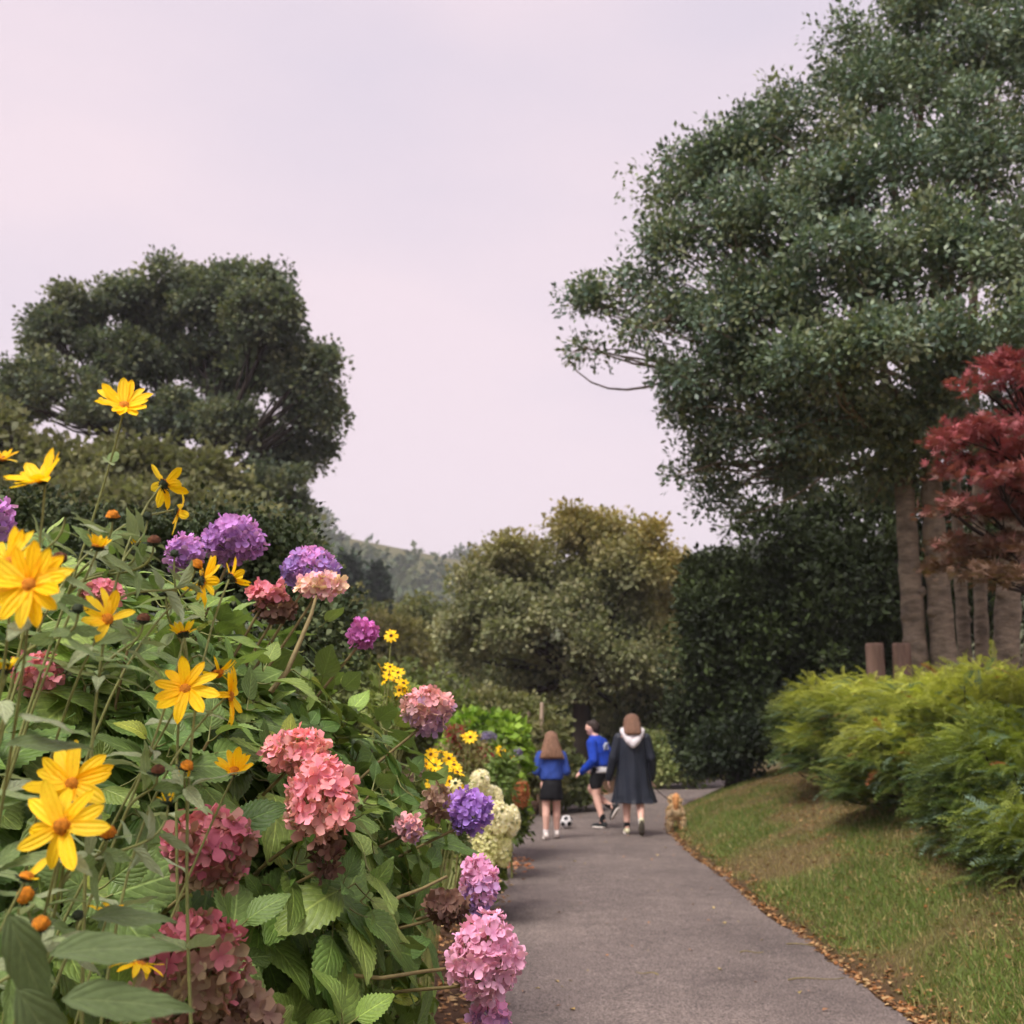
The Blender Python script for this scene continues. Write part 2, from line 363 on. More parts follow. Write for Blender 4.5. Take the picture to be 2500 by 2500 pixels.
def leaf_clusters(cs, ns, per, csize, lsize, pal, tpl=QUADLEAF, up=.5, spread=1.0, ctint=.25, flat=1.0, tintf=None):
    n = len(cs) * per; C = np.repeat(cs, per, 0); NN = np.repeat(ns, per, 0)
    size = np.repeat(csize * (.6 + .8 * rng.random(len(cs))), per)
    off = np.clip(rng.normal(size=(n, 3)), -1.5, 1.5) * .5; off[:, 2] *= flat
    pos = C + off * size[:, None]
    d = unit(off * .9 + NN * .5 + rng.normal(size=(n, 3)) * spread * .6)
    nr = unit(NN * .5 + np.array([0, 0, up]) + rng.normal(size=(n, 3)) * .55)
    pal = np.array(pal); ci = rng.integers(0, len(pal), len(cs)); base = np.repeat(pal[ci] * (1 + ctint * (rng.random((len(cs), 1)) - .5) * 2), per, 0)
    mixp = pal[rng.integers(0, len(pal), n)]; tintv = (base * .65 + mixp * .35) * (.75 + .5 * rng.random((n, 1)))
    if tintf is not None: tintv = tintf(pos, tintv)
    return scatter(tpl[0], tpl[1], pos, frames(d, nr), lsize * (.65 + .7 * rng.random(n)), tintv)

def lobe(px, py, rx, ry, Y, depth=None, wt=1.0):
    c = P(px, py, Y); s = Y / F
    return (c, (rx * s, (depth if depth else .8 * rx * s), ry * s), wt)

def limbs(base, mid, lobes, cs, li, r0, per_lobe=9, sides=5, sag=.15):
    parts = []
    for k, (c, r, _) in enumerate(lobes):
        p0 = mid + (rng.random(3) - .5) * .3; p3 = np.array(c)
        pts = bez(p0, p0 + np.array([0, 0, .35]) * np.linalg.norm(p3 - p0), p3 - (p3 - p0) * .3 + rng.normal(size=3) * .12 * np.linalg.norm(p3 - p0), p3, 9)
        parts.append(tube(pts, np.linspace(r0, r0 * .32, 9), sides, caps=False))
        own = np.where(li == k)[0]
        for j in own[rng.permutation(len(own))[:per_lobe]]:
            q0 = pts[rng.integers(4, 9)]; q3 = cs[j]; dd = np.linalg.norm(q3 - q0)
            q = bez(q0, q0 + (q3 - q0) * .3 + rng.normal(size=3) * .12 * dd, q3 - (q3 - q0) * .3 + rng.normal(size=3) * .14 * dd - np.array([0, 0, sag * dd * .5]), q3, 6)
            parts.append(tube(q, np.linspace(r0 * .3, r0 * .07, 6), 4, caps=False))
    return merge(parts)

def tree(name, label, base, fork, trunk_r, lobes, n_cl, per, csize, lsize, pal, mat, bark, tpl=QUADLEAF, shell=.5, up=.5, per_lobe=9, tintf=None, limb_r=None, cat='tree', flat=1.0, group=None, branches=True, ctint=.25, sub=0, subr=.34):
    base = np.array(base, float); root = thing(name, label, cat, tuple(base), group)
    cs, ns, li = blob_points(lobes, n_cl, shell, sub, subr)
    V, Fa, tv, _ = leaf_clusters(cs, ns, per, csize, lsize, pal, tpl, up=up, tintf=tintf, flat=flat, ctint=ctint)
    stuff(keep(mk('crown', V, Fa, mat, tint=tv, smooth=False), root))
    fork = np.array(fork, float); pts = bez(base - [0, 0, .25], base + (fork - base) * .35 + rng.normal(size=3) * .05, base + (fork - base) * .7 + rng.normal(size=3) * .08, fork, 9)
    keep(mk('trunk', *tube(pts, trunk_r * np.array([1.35, 1.08, 1, .97, .94, .9, .88, .85, .8]), 10, wob=.12), bark), root)
    if branches: keep(mk('branches', *limbs(base, fork, lobes, cs, li, limb_r or trunk_r * .45, per_lobe), bark), root)
    return root

# ---------------------------------------------------------------- far trees
olive = [srgb(84, 92, 52), srgb(104, 106, 62), srgb(72, 82, 46), srgb(116, 112, 70)]
# woods on the hill: one mass nobody could count
nt_ = 900; hxp = rng.uniform(-.34, .30, nt_); hyp = 200 + 300 * rng.random(nt_); hxp = hxp * hyp
keepm = (vnoise(hxp / 45, hyp / 60, 31) > .38); hxp, hyp = hxp[keepm], hyp[keepm]
hc = np.stack([hxp, hyp, hill_z(hxp, hyp) + 3.2], -1); hl = [(c, (4.2, 4.2, 4.4), 1) for c in hc]
cs, ns, li = blob_points(hl, len(hc) * 16, .35)
V, Fa, tv, _ = leaf_clusters(cs, ns, 5, 1.8, 2.2, [srgb(74, 86, 62), srgb(92, 98, 66), srgb(62, 76, 58)], WIDELEAF, up=.6)
o = mk('hillside_woods', V, Fa, M['leaf_far'], tint=tv, smooth=False); tag(o, 'scattered dark green woods covering the distant hillside', 'woods', kind='stuff')

def conifer(px, top, Y, label, wpx):
    c = P(px, top, Y); base = np.array([c[0], Y, 0.0]); H = c[2]; root = thing('conifer_tree', label, 'tree', tuple(base), 'conifers below the hill')
    n = 420; h = H * (.12 + .88 * rng.random(n)); R = (1 - h / H) ** .8 * wpx * Y / F + .12; a = rng.random(n) * 6.283; rr = R * rng.random(n) ** .4
    cs = np.stack([base[0] + np.cos(a) * rr, Y + np.sin(a) * rr, h], -1); ns = unit(np.stack([np.cos(a), np.sin(a), .1 + 0 * a], -1))
    V, Fa, tv, _ = leaf_clusters(cs, ns, 9, .7, .8, [srgb(46, 58, 48), srgb(56, 68, 54)], QUADLEAF, up=.3)
    stuff(keep(mk('crown', V, Fa, M['leaf_dark'], tint=tv, smooth=False), root))
    keep(mk('trunk', *tube([base, base + [0, 0, H * .5], base + [0, 0, H * .96]], [.3, .18, .05], 6), M['bark_dark']), root)
conifer(850, 1372, 88, 'broad dark conifer at the left below the hill skyline', 46)
conifer(922, 1392, 92, 'slim pointed dark conifer standing right of the broad one', 24)

# big tree behind the flowers, left
Y = 37
LT = [(180, 800, 115, 85), (330, 775, 125, 75), (470, 745, 125, 85), (575, 730, 110, 80), (665, 810, 95, 95), (735, 920, 85, 100), (760, 1010, 70, 80), (715, 1120, 80, 90),
      (610, 920, 105, 90), (480, 880, 120, 90), (330, 900, 120, 80), (95, 950, 100, 60), (20, 985, 90, 70), (560, 1060, 95, 70), (420, 1030, 90, 65), (240, 1010, 90, 55), (660, 1210, 70, 65), (110, 800, 55, 45), (700, 1270, 60, 60)]
lobes = [lobe(*l, Y + rng.uniform(-1.8, 1.8), wt=(1.0 if l[1] < 880 else .8)) for l in LT]
tree('broad_crowned_tree', 'tall round-crowned dark green tree behind the yellow flowers at left', P(480, 1740, Y) * [1, 1, 0], P(480, 1330, Y), .5, lobes, 2300, 54, .46, .17,
     [srgb(88, 98, 80), srgb(98, 106, 82), srgb(112, 114, 80), srgb(80, 92, 78)], M['leaf_far'], M['bark_dark'], WIDELEAF, shell=.42, per_lobe=10, limb_r=.2, sub=13, subr=.30)
Y = 29
lobes = [lobe(*l, Y + rng.uniform(-1, 1)) for l in [(-20, 1080, 100, 70), (110, 1180, 130, 80), (300, 1170, 140, 75), (480, 1190, 120, 75), (200, 1290, 200, 110), (430, 1300, 180, 100), (620, 1330, 110, 80), (700, 1400, 90, 80)]]
tree('olive_green_tree', 'low olive green tree in front of the tall round-crowned one', P(330, 1760, Y) * [1, 1, 0], P(330, 1420, Y), .28, lobes, 950, 42, .5, .2,
     [srgb(108, 110, 76), srgb(118, 116, 78), srgb(96, 100, 70)], M['leaf_far'], M['bark_dark'], WIDELEAF, shell=.45, per_lobe=7, limb_r=.12)

# olive shrubs between the hill and the round tree
for (px, py, rx, ry, Y, lab, pal) in [
    (960, 1640, 130, 130, 42, 'pale olive bush below the hill, left of the round tree', [srgb(122, 116, 72), srgb(132, 126, 80), srgb(104, 104, 62)]),
    (1060, 1560, 90, 90, 50, 'taller olive bush beside the round tree under the hill crest', olive),
    (1180, 1720, 190, 120, 36, 'grey green bush at the lower left of the round tree', [srgb(88, 94, 62), srgb(104, 106, 72), srgb(74, 80, 54)]),
    (830, 1600, 120, 150, 46, 'dull green bush behind the hydrangea shoulder', olive)]:
    lb = [lobe(px + rng.uniform(-.5, .5) * rx, py + rng.uniform(-.5, .5) * ry, rx * .6, ry * .6, Y + rng.uniform(-1, 1)) for _ in range(7)]
    tree('olive_bush', lab, P(px, 1745, Y) * [1, 1, 0], P(px, py + ry * .5, Y), .12, lb, 430, 36, .5, .2, pal, M['leaf_far'], M['bark_dark'], WIDELEAF, per_lobe=4, cat='bush', group='bushes below the hill')

# round tree at the end of the path
Y = 28
RT = [(1420, 1330, 110, 65), (1300, 1400, 120, 80), (1540, 1390, 110, 80), (1180, 1480, 95, 80), (1150, 1600, 100, 90), (1290, 1560, 130, 100), (1440, 1480, 130, 110), (1590, 1500, 100, 110),
      (1620, 1640, 90, 110), (1480, 1640, 130, 110), (1330, 1690, 130, 80), (1180, 1700, 90, 70), (1560, 1760, 120, 90), (1480, 1300, 60, 36), (1395, 1285, 45, 32), (1210, 1370, 50, 36), (1120, 1530, 45, 36)]
def rt_tint(pos, t):
    px, py_, _ = project(pos); k = np.clip((1420 - py_) / 170, 0, 1) * .6 + np.clip((px - 1540) / 120, 0, 1) * np.clip((1620 - py_) / 150, 0, 1) * .6
    k = np.clip(k * (.4 + 1.2 * rng.random(len(k))), 0, .85)[:, None]; return t * (1 - k) + np.array(srgb(150, 130, 70)) * k
tree('round_tree', 'round leafy tree with yellowing top at the end of the path', P(1412, 1885, Y) * [1, 1, 0] + [0, 0, .05], P(1418, 1690, Y), .26, [lobe(*l, Y + rng.uniform(-1.3, 1.3)) for l in RT], 1700, 56, .36, .115,
     [srgb(118, 122, 88), srgb(136, 138, 104), srgb(102, 108, 74), srgb(150, 146, 112)], M['leaf_far'], M['bark_dark'], WIDELEAF, shell=.42, tintf=rt_tint, per_lobe=8, limb_r=.09, sub=10, subr=.34)

# dark yews at the right of the path end
Y = 20.5
for lab, gp, LB in [('dark yew left of the wooden posts, beside the path end', None, [(1760, 1440, 95, 90), (1720, 1560, 70, 110), (1800, 1560, 120, 130), (1760, 1700, 110, 130), (1880, 1680, 130, 150), (1700, 1780, 60, 80), (1900, 1500, 100, 120)]),
                    ('tall dark yew directly behind the wooden posts', None, [(1880, 1310, 110, 90), (2020, 1290, 130, 110), (2100, 1420, 150, 140), (1980, 1440, 130, 140), (2060, 1600, 170, 160), (2160, 1640, 130, 150), (2250, 1500, 140, 200), (2400, 1500, 150, 220), (2190, 1240, 130, 90), (2360, 1250, 160, 110), (2520, 1280, 130, 120)])]:
    lb = [lobe(*l, Y + rng.uniform(-.5, .9)) for l in LB]; c = np.mean([l[0] for l in lb], 0); gz = float(ground_z(c[0], Y))
    tree('yew_tree', lab, (c[0], c[1], gz), c, .2, lb, 1050, 48, .3, .12, [srgb(50, 60, 32), srgb(62, 74, 38), srgb(40, 50, 30)], M['leaf_dark'], M['bark_dark'], shell=.4, per_lobe=5, limb_r=.07, group='dark yews at the bend')
    Y -= .6

# ---------------------------------------------------------------- tall evergreen, right
TY = 15.5
base = P(2330, 1700, TY); base[2] = float(ground_z(base[0], TY))
root = thing('evergreen_tree', 'tall many-stemmed evergreen tree with pale grey trunks at right', 'tree', tuple(base))
BT = [(2300, 90, 240, 160, 14.5), (2150, 230, 170, 130, 14), (1960, 330, 150, 100, 14), (1770, 400, 150, 100, 14), (1640, 470, 100, 90, 14.2), (2330, 380, 210, 150, 13.4), (2080, 480, 190, 130, 13.4), (1860, 560, 180, 110, 13.6),
      (1640, 600, 110, 90, 14), (1560, 690, 80, 65, 14.3), (1450, 740, 70, 50, 14.5), (1430, 850, 48, 28, 14.6), (1630, 780, 140, 80, 14), (1820, 760, 180, 110, 13.5), (2070, 700, 210, 130, 13.1), (2360, 640, 210, 160, 12.9),
      (2290, 850, 230, 110, 12.6), (2030, 900, 200, 100, 13), (1790, 920, 160, 90, 13.8), (1640, 930, 90, 60, 14.3), (1700, 1030, 90, 70, 14.5), (1860, 1060, 150, 75, 14.3), (2080, 1060, 180, 90, 14), (1710, 1130, 65, 55, 14.8), (1760, 1220, 60, 60, 15),
      (2290, 1060, 200, 90, 14), (1960, 1160, 120, 55, 15), (2160, 1170, 120, 60, 15), (2620, 250, 260, 260, 14.5), (2620, 750, 230, 280, 14.2), (2560, 1050, 180, 130, 14.5), (2500, -150, 330, 200, 15.5), (2250, -80, 170, 120, 15.3)]
lobes = [lobe(a, b_, c * .92, d_ * .92, y, wt=(.75 if a < 1700 else 1.0)) for (a, b_, c, d_, y) in BT]
cs, ns, li = blob_points(lobes, 3100, .40, 19, .38)
V, Fa, tv, _ = leaf_clusters(cs, ns, 60, .27, .086, [srgb(88, 108, 90), srgb(104, 122, 98), srgb(124, 138, 106), srgb(78, 98, 84), srgb(132, 138, 98)], QUADLEAF, up=.6)
stuff(keep(mk('crown', V, Fa, M['leaf_gloss'], tint=tv, smooth=False), root))
forks = []
for (x0, x1, x2, wpx, y2, dy) in [(2246, 2222, 2205, 58, 1150, -.5), (2316, 2287, 2270, 62, 1120, -.6), (2362, 2342, 2330, 32, 1100, .9), (2394, 2392, 2385, 34, 1100, 1.3), (2436, 2458, 2484, 62, 1080, -.4), (2506, 2540, 2580, 66, 1050, .0)]:
    Yt = TY + dy; p0 = P(x0, 1700, Yt); p0[2] = float(ground_z(p0[0], Yt)) - .2; p1 = P(x1, 1420, Yt); p2 = P(x2, y2, Yt)
    pts = bez(p0, p0 + (p1 - p0) * .6, p1 + (p2 - p1) * .2, p2, 26); r = wpx * Yt / F / 2; rad = r * (1.12 - .35 * np.linspace(0, 1, 26)) * (1 + .06 * np.sin(np.arange(26) * 1.9 + x0))
    keep(mk('trunk', *tube(pts, rad, 14, wob=.07), M['bark']), root); forks.append(p2)
    for q in range(3):                                                              # knots where limbs were cut
        i = rng.integers(5, 20); dirn = unit(np.array([rng.choice([-1, 1]) * .9, -.5, .25])); k0 = pts[i] + dirn * rad[i] * .6
        keep(mk('knot', *tube([k0, k0 + dirn * r * .35, k0 + dirn * r * .62, k0 + dirn * r * .7], np.array([.62, .5, .34, .12]) * r, 8, wob=.15), M['bark']), root)
parts = []
for k, (c, r, _) in enumerate(lobes):
    f = forks[rng.integers(0, 6)] if c[0] > 4 else forks[rng.integers(0, 3)]
    pts = bez(f, f + [0, 0, .3 * np.linalg.norm(c - f)], c - (c - f) * .35 + rng.normal(size=3) * .3, np.array(c), 9); parts.append(tube(pts, np.linspace(.09, .03, 9) if c[0] > 3.3 else np.linspace(.06, .010, 9), 5, caps=False))
    own = np.where(li == k)[0]
    for j in own[rng.permutation(len(own))[:9]]:
        q0 = pts[rng.integers(4, 9)]; q3 = cs[j] + ns[j] * .1; dd = np.linalg.norm(q3 - q0)
        parts.append(tube(bez(q0, q0 + (q3 - q0) * .3 + rng.normal(size=3) * .22 * dd, q3 - (q3 - q0) * .3 + rng.normal(size=3) * .25 * dd, q3, 8), np.linspace(.024, .008, 8), 4, caps=False))
keep(mk('branches', *merge(parts), M['bark']), root)

# ---------------------------------------------------------------- red maple at the right edge
def maple_leaf():
    V, k = [[0, 0, 0]], []
    for a, l in [(-125, .42), (-70, .75), (-30, .95), (0, 1.05), (30, .95), (70, .75), (125, .42)]:
        r = math.radians(a); d = np.array([math.sin(r), math.cos(r)]); s = np.array([d[1], -d[0]]); i = len(V)
        for p in (d * l * .45 + s * .11 * l, d * l, d * l * .45 - s * .11 * l): V.append([p[0], p[1], -.12 * np.dot(p, p)])
        k.append((0, i, i + 1, i + 2))
    return np.array(V, float), np.array(k)
MAPLE = maple_leaf()
MYB = 9.9
mb = np.array([5.35, 10.1, float(ground_z(5.35, 10.1))])
root = thing('red_maple', 'red leaved maple reaching in at the right edge', 'tree', tuple(mb))
ML = [(2430, 905, 60, 18), (2490, 940, 60, 22), (2400, 955, 28, 10), (2320, 1095, 55, 14), (2420, 1060, 80, 22), (2490, 1100, 60, 30), (2380, 1130, 70, 16), (2440, 1180, 90, 28), (2340, 1240, 45, 16), (2420, 1260, 90, 30), (2390, 1330, 100, 26), (2470, 1350, 80, 34),
      (2330, 1380, 55, 14), (2420, 1410, 70, 16), (2560, 1000, 90, 60), (2600, 1200, 110, 90), (2600, 1380, 100, 60), (2500, 1240, 70, 60), (2640, 1050, 80, 100)]
lobes = [lobe(a, b_, c, d_, 9.4 + rng.uniform(-.5, .6), depth=.35) for (a, b_, c, d_) in ML]
cs, ns, li = blob_points(lobes, 430, .45, 9, .5)
def ml_tint(pos, t):
    px, py_, _ = project(pos); k = np.clip((py_ - 1080) / 280 + rng.normal(size=len(px)) * .2, 0, 1)[:, None]
    return (np.array(srgb(166, 88, 92)) * (1 - k) + np.array(srgb(118, 92, 74)) * k) * (.7 + .6 * rng.random((len(px), 1)))
V, Fa, tv, _ = leaf_clusters(cs, unit(ns * .3 + [0, 0, 1]), 15, .15, .075, [srgb(170, 60, 62), srgb(150, 56, 56), srgb(190, 84, 78)], MAPLE, up=1.4, flat=.4, tintf=ml_tint)
stuff(keep(mk('crown', V, Fa, M['maple'], tint=tv, smooth=False), root))
mf = mb + [.05, -.1, 1.3]
keep(mk('trunk', *tube(bez(mb - [0, 0, .2], mb + [0, 0, .4], mb + [-.1, 0, .9], mf, 8), np.linspace(.11, .075, 8), 9, wob=.1), M['bark_dark']), root)
keep(mk('branches', *limbs(mb, mf, lobes, cs, li, .035, 6), M['bark_dark']), root)

# ---------------------------------------------------------------- two timber posts
for px, wpx, lab, lean in [(2136, 46, 'left of two stout brown timber posts before the dark yew', -.01), (2194, 46, 'right of two stout brown timber posts, beside the pale trunks', .03)]:
    Yp = 14.6; t = P(px, 1570, Yp); gz = float(ground_z(t[0], Yp)); r = wpx * Yp / F / 2; h = t[2] - gz
    pts = [(0, 0, -.2), (0, 0, .05), (lean * .5, 0, h * .5), (lean, 0, h - .05), (lean, 0, h - .015), (lean, 0, h)]
    o = mk('timber_post', *tube(pts, r * np.array([1, 1.02, 1, .98, .93, .8]), 12, wob=.08), M['post']); o.location = (t[0], Yp, gz)
    tag(o, lab, 'post', 'timber posts by the tall tree')

# ---------------------------------------------------------------- juniper shrubs on the bank
def juniper_spray():
    """a feathery plume along +Y: an arching axis with short forked twigs set on both sides and on top"""
    V, Fq = [], []
    def blade(p, d, l, w_):
        d = unit(d); s = unit(np.cross(d, [0, 0, 1.])); i = len(V)
        V.extend([p - s * w_ * .6, p + s * w_ * .6 + np.array([0, 0, w_ * .4]), p + d * l]); Fq.append((i, i + 1, i + 2))
    r = np.random.default_rng(5); n = 11
    for i in range(n):
        t = (i + .4) / n; p = np.array([0, t, .10 * math.sin(t * 2.4) - .16 * t * t]); l = .19 * (1 - t) ** .5 * (.6 + .7 * r.random()) + .06
        for s in (-1, 1):
            d = np.array([s * (.85 + .2 * r.random()), .75, .15 + .3 * r.random()]); blade(p, d, l, .03)
            q = p + unit(d) * l * .5; blade(q, d + np.array([-s * .55, .5, .2]), l * .5, .024)
        if i % 2: blade(p, np.array([.2 * r.normal(), .8, .75]), l * .6, .02)
    blade(np.array([0, .95, -.05]), np.array([0, 1, -.2]), .16, .03)
    return np.array(V), np.array(Fq)
SPRAY = juniper_spray()

def juniper(label, mounds, n, pal, lit_tipc, seed_base, blue=.06, s0=.3):
    b0 = mounds[0][0]; gz = float(ground_z(seed_base[0], seed_base[1])); root = thing('juniper_shrub', label, 'shrub', (seed_base[0], seed_base[1], gz), 'junipers on the bank')
    wts = np.array([m[1][0] * m[1][1] + m[1][1] * m[1][2] for m in mounds]); wts /= wts.sum(); cnt = rng.multinomial(n, wts); ps, ds, nr_ = [], [], []
    for (c, r), k in zip(mounds, cnt):
        d = rand_dirs(k); d[:, 2] = np.where(d[:, 2] < -.3, -d[:, 2] * .6, d[:, 2]); d = unit(d)
        rad = (.66 + .36 * rng.random(k)) * (1 + .14 * np.sin(d[:, 0] * 8 + d[:, 1] * 5 + c[0] * 3) * np.sin(d[:, 2] * 9 + c[1]))
        ps.append(np.array(c) + d * rad[:, None] * np.array(r)); nn = unit(d / np.array(r)); nr_.append(nn)
        out = nn.copy(); out[:, 2] = out[:, 2] * .12; ds.append(unit(out + np.array([-.35, -.3, .12]) + rng.normal(size=(k, 3)) * .34))
    ps, ds, nn = map(np.concatenate, (ps, ds, nr_))
    ok = ps[:, 2] > ground_z(ps[:, 0], ps[:, 1]) + .10; ps, ds, nn = ps[ok], ds[ok], nn[ok]
    pal = np.array(pal); t = pal[rng.integers(0, len(pal), len(ps))] * (.8 + .4 * rng.random((len(ps), 1)))
    top = np.clip((nn[:, 2] - .25) * 1.6, 0, 1)[:, None] * (.5 + .5 * rng.random((len(ps), 1))); t = t * (1 - top) + np.array(lit_tipc) * top * (.85 + .3 * rng.random((len(ps), 1)))  # yellow tips, plus bright lit tops over dark undersides put into the tint
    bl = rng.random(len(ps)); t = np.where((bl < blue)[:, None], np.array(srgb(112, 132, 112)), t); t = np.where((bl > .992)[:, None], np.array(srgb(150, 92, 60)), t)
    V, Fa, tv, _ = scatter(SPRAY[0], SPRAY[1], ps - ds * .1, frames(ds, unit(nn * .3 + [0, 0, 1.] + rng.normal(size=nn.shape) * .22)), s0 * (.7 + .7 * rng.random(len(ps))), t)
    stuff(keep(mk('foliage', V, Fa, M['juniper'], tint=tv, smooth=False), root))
    parts = []; g0 = np.array([seed_base[0], seed_base[1], gz - .05])
    for i in rng.permutation(len(ps))[:60]:
        e = ps[i]; st = np.array([e[0] * .35 + g0[0] * .65, e[1] * .5 + g0[1] * .5, 0]); st[2] = float(ground_z(st[0], st[1])) - .05
        parts.append(tube(bez(st, st + [0, 0, .25], e - (e - st) * .35 - [0, 0, .1], e, 7), np.linspace(.022, .006, 7), 5, caps=False))
    keep(mk('branches', *merge(parts), M['bark_dark']), root); return root

def mound(px, py, rx, ry, Y, dep):
    s = Y / F; return (P(px, py, Y), (rx * s, dep, ry * s))
gold = srgb(186, 188, 88); jp = [srgb(66, 84, 42), srgb(84, 100, 48), srgb(54, 70, 38), srgb(98, 108, 52)]
juniper('spreading golden juniper nearest the yews, its tip over the grass bank', [mound(2010, 1780, 110, 110, 15, .9), mound(2120, 1790, 140, 130, 13.8, 1.0), mound(2010, 1860, 90, 100, 14.2, .8)], 4200, jp, gold, (4.35, 14.6), s0=.26)
juniper('broad golden green juniper below the pale trunks', [mound(2290, 1800, 190, 150, 11.5, 1.1), mound(2200, 1900, 160, 150, 11.2, .9), mound(2420, 1760, 180, 130, 11.5, 1.1), mound(2110, 1950, 70, 80, 11.8, .5)], 6200, jp, gold, (4.5, 11.6), s0=.23)
juniper('feathery green juniper filling the lower right edge', [mound(2450, 1950, 170, 190, 8.9, .9), mound(2520, 2130, 150, 170, 8.0, .7), mound(2350, 2030, 90, 110, 9.2, .5), mound(2440, 2200, 80, 80, 8.0, .35), mound(2520, 2270, 90, 90, 7.3, .3)], 6000, jp, srgb(136, 146, 60), (4.1, 8.9), blue=.10, s0=.21)

# ---------------------------------------------------------------- grass, litter, twigs
def bank_points(n, y0, y1, dmax):
    Y = y0 + (y1 - y0) * rng.random(n) ** 1.6; d = dmax * rng.random(n) + .03; X = right_edge(Y) + .06 + d
    return X, Y, d
n = 150000; X, Y, d = bank_points(n, 4.5, 27, 2.6)
pn = vnoise(X * 1.1, Y * .7, 9) * .6 + vnoise(X * 3.1, Y * 2.7, 2) * .4; green = 1 - np.clip((pn - .36) * 3.2 + np.clip((d - 1.3) * .9, 0, 1), 0, 1)
ok = rng.random(n) < (.45 + .55 * green) * (1 - .85 * np.clip((d - .55) * 1.6, 0, 1) * np.clip((8.2 - Y) / 1.5, 0, 1)); X, Y, d, green = X[ok], Y[ok], d[ok], green[ok]; n = len(X)
pos = np.stack([X, Y, ground_z(X, Y) - .004], -1)
up = unit(np.stack([rng.normal(size=n) * .45 - .12, rng.normal(size=n) * .45 - .1, np.ones(n)], -1)); nr = rand_dirs(n)
BL = (np.array([[-.08, 0, 0], [.08, 0, 0], [.02, 1, .3], [-.02, 1, .3]]), np.array([[0, 1, 2, 3]]))
gt = np.array(srgb(104, 122, 60)) * green[:, None] + np.array(srgb(140, 128, 86)) * (1 - green[:, None]); straw = (rng.random(n) < .16)[:, None]
gt = np.where(straw, np.array(srgb(168, 150, 104)), gt) * (.7 + .6 * rng.random((n, 1)))
V, Fa, tv, _ = scatter(BL[0], BL[1], pos, frames(up, nr), (.026 + .04 * rng.random(n)) * (.8 + .2 * green), gt)
o = mk('bank_grass', V, Fa, M['grass'], tint=tv, smooth=False); tag(o, 'short patchy grass on the sloping bank', 'grass', kind='stuff')

DEAD = (np.array([[0, 0, 0], [.3, .4, .12], [.05, 1, .03], [-.3, .45, .16]]), np.array([[0, 1, 2, 3]]))
def ground_hit_xy(px, py):
    for Y in np.arange(4, 40, .02):
        p = P(px, py, Y)
        if p[2] <= .03: return p
def litter(n, xf, size, pal):
    Y = 4.5 + 22 * rng.random(n) ** 1.5; X = xf(Y, n); z = ground_z(X, Y); z = np.where((X > left_edge(Y)) & (X < right_edge(Y)), .006 + .03 * np.sin(np.pi * np.clip((X - left_edge(Y)) / 2.37, 0, 1)), z)
    pos = np.stack([X, Y, z + .006], -1); a = rng.random(n) * 6.28; dd = np.stack([np.cos(a), np.sin(a), .12 * rng.normal(size=n)], -1)
    nr = unit(np.stack([rng.normal(size=n) * .25, rng.normal(size=n) * .25, np.ones(n)], -1)); pal = np.array(pal)
    return scatter(DEAD[0], DEAD[1], pos, frames(dd, nr), size * (.5 + rng.random(n)), pal[rng.integers(0, len(pal), n)] * (.7 + .6 * rng.random((n, 1))))
brown = [srgb(128, 92, 62), srgb(160, 122, 84), srgb(98, 72, 52), srgb(176, 146, 104), srgb(150, 100, 60)]
def strip(Y, n): return right_edge(Y) + .02 + np.abs(rng.normal(size=n)) * .13 - .05
def bankl(Y, n): return right_edge(Y) + .3 + 2.4 * np.sqrt(rng.random(n))
def leftl(Y, n): return left_edge(Y) - .35 + .55 * rng.random(n) ** 1.2
def onp(Y, n): return left_edge(Y) + 2.3 * rng.random(n)
sets = [litter(5200, strip, .038, brown), litter(13000, bankl, .04, brown), litter(2200, leftl, .05, brown), litter(170, onp, .034, [srgb(170, 150, 100), srgb(150, 110, 80)]), litter(900, onp, .011, [srgb(150, 140, 128), srgb(92, 78, 66)])]
hp = ground_hit_xy(1225, 2112); nh = 160; hx_ = hp[0] + rng.normal(size=nh) * .16; hy_ = hp[1] + rng.normal(size=nh) * .28; a = rng.random(nh) * 6.28
sets.append(scatter(DEAD[0], DEAD[1], np.stack([hx_, hy_, .02 + .03 * rng.random(nh)], -1), frames(np.stack([np.cos(a), np.sin(a), .2 * rng.normal(size=nh)], -1), unit(np.array([0, 0, 1.]) + rng.normal(size=(nh, 3)) * .4)), .05 + .04 * rng.random(nh), np.array([srgb(176, 116, 84), srgb(150, 98, 66), srgb(190, 138, 104)])[rng.integers(0, 3, nh)]))
k = 0; Vs, Fs, Ts = [], [], []
for V, Fa, tv, _ in sets: Vs.append(V); Fs.append(Fa + k); Ts.append(tv); k += len(V)
o = mk('leaf_litter', np.concatenate(Vs), np.concatenate(Fs), M['litter'], tint=np.concatenate(Ts), smooth=False); tag(o, 'dry brown leaf litter along the path edges and bank', 'leaf litter', kind='stuff')

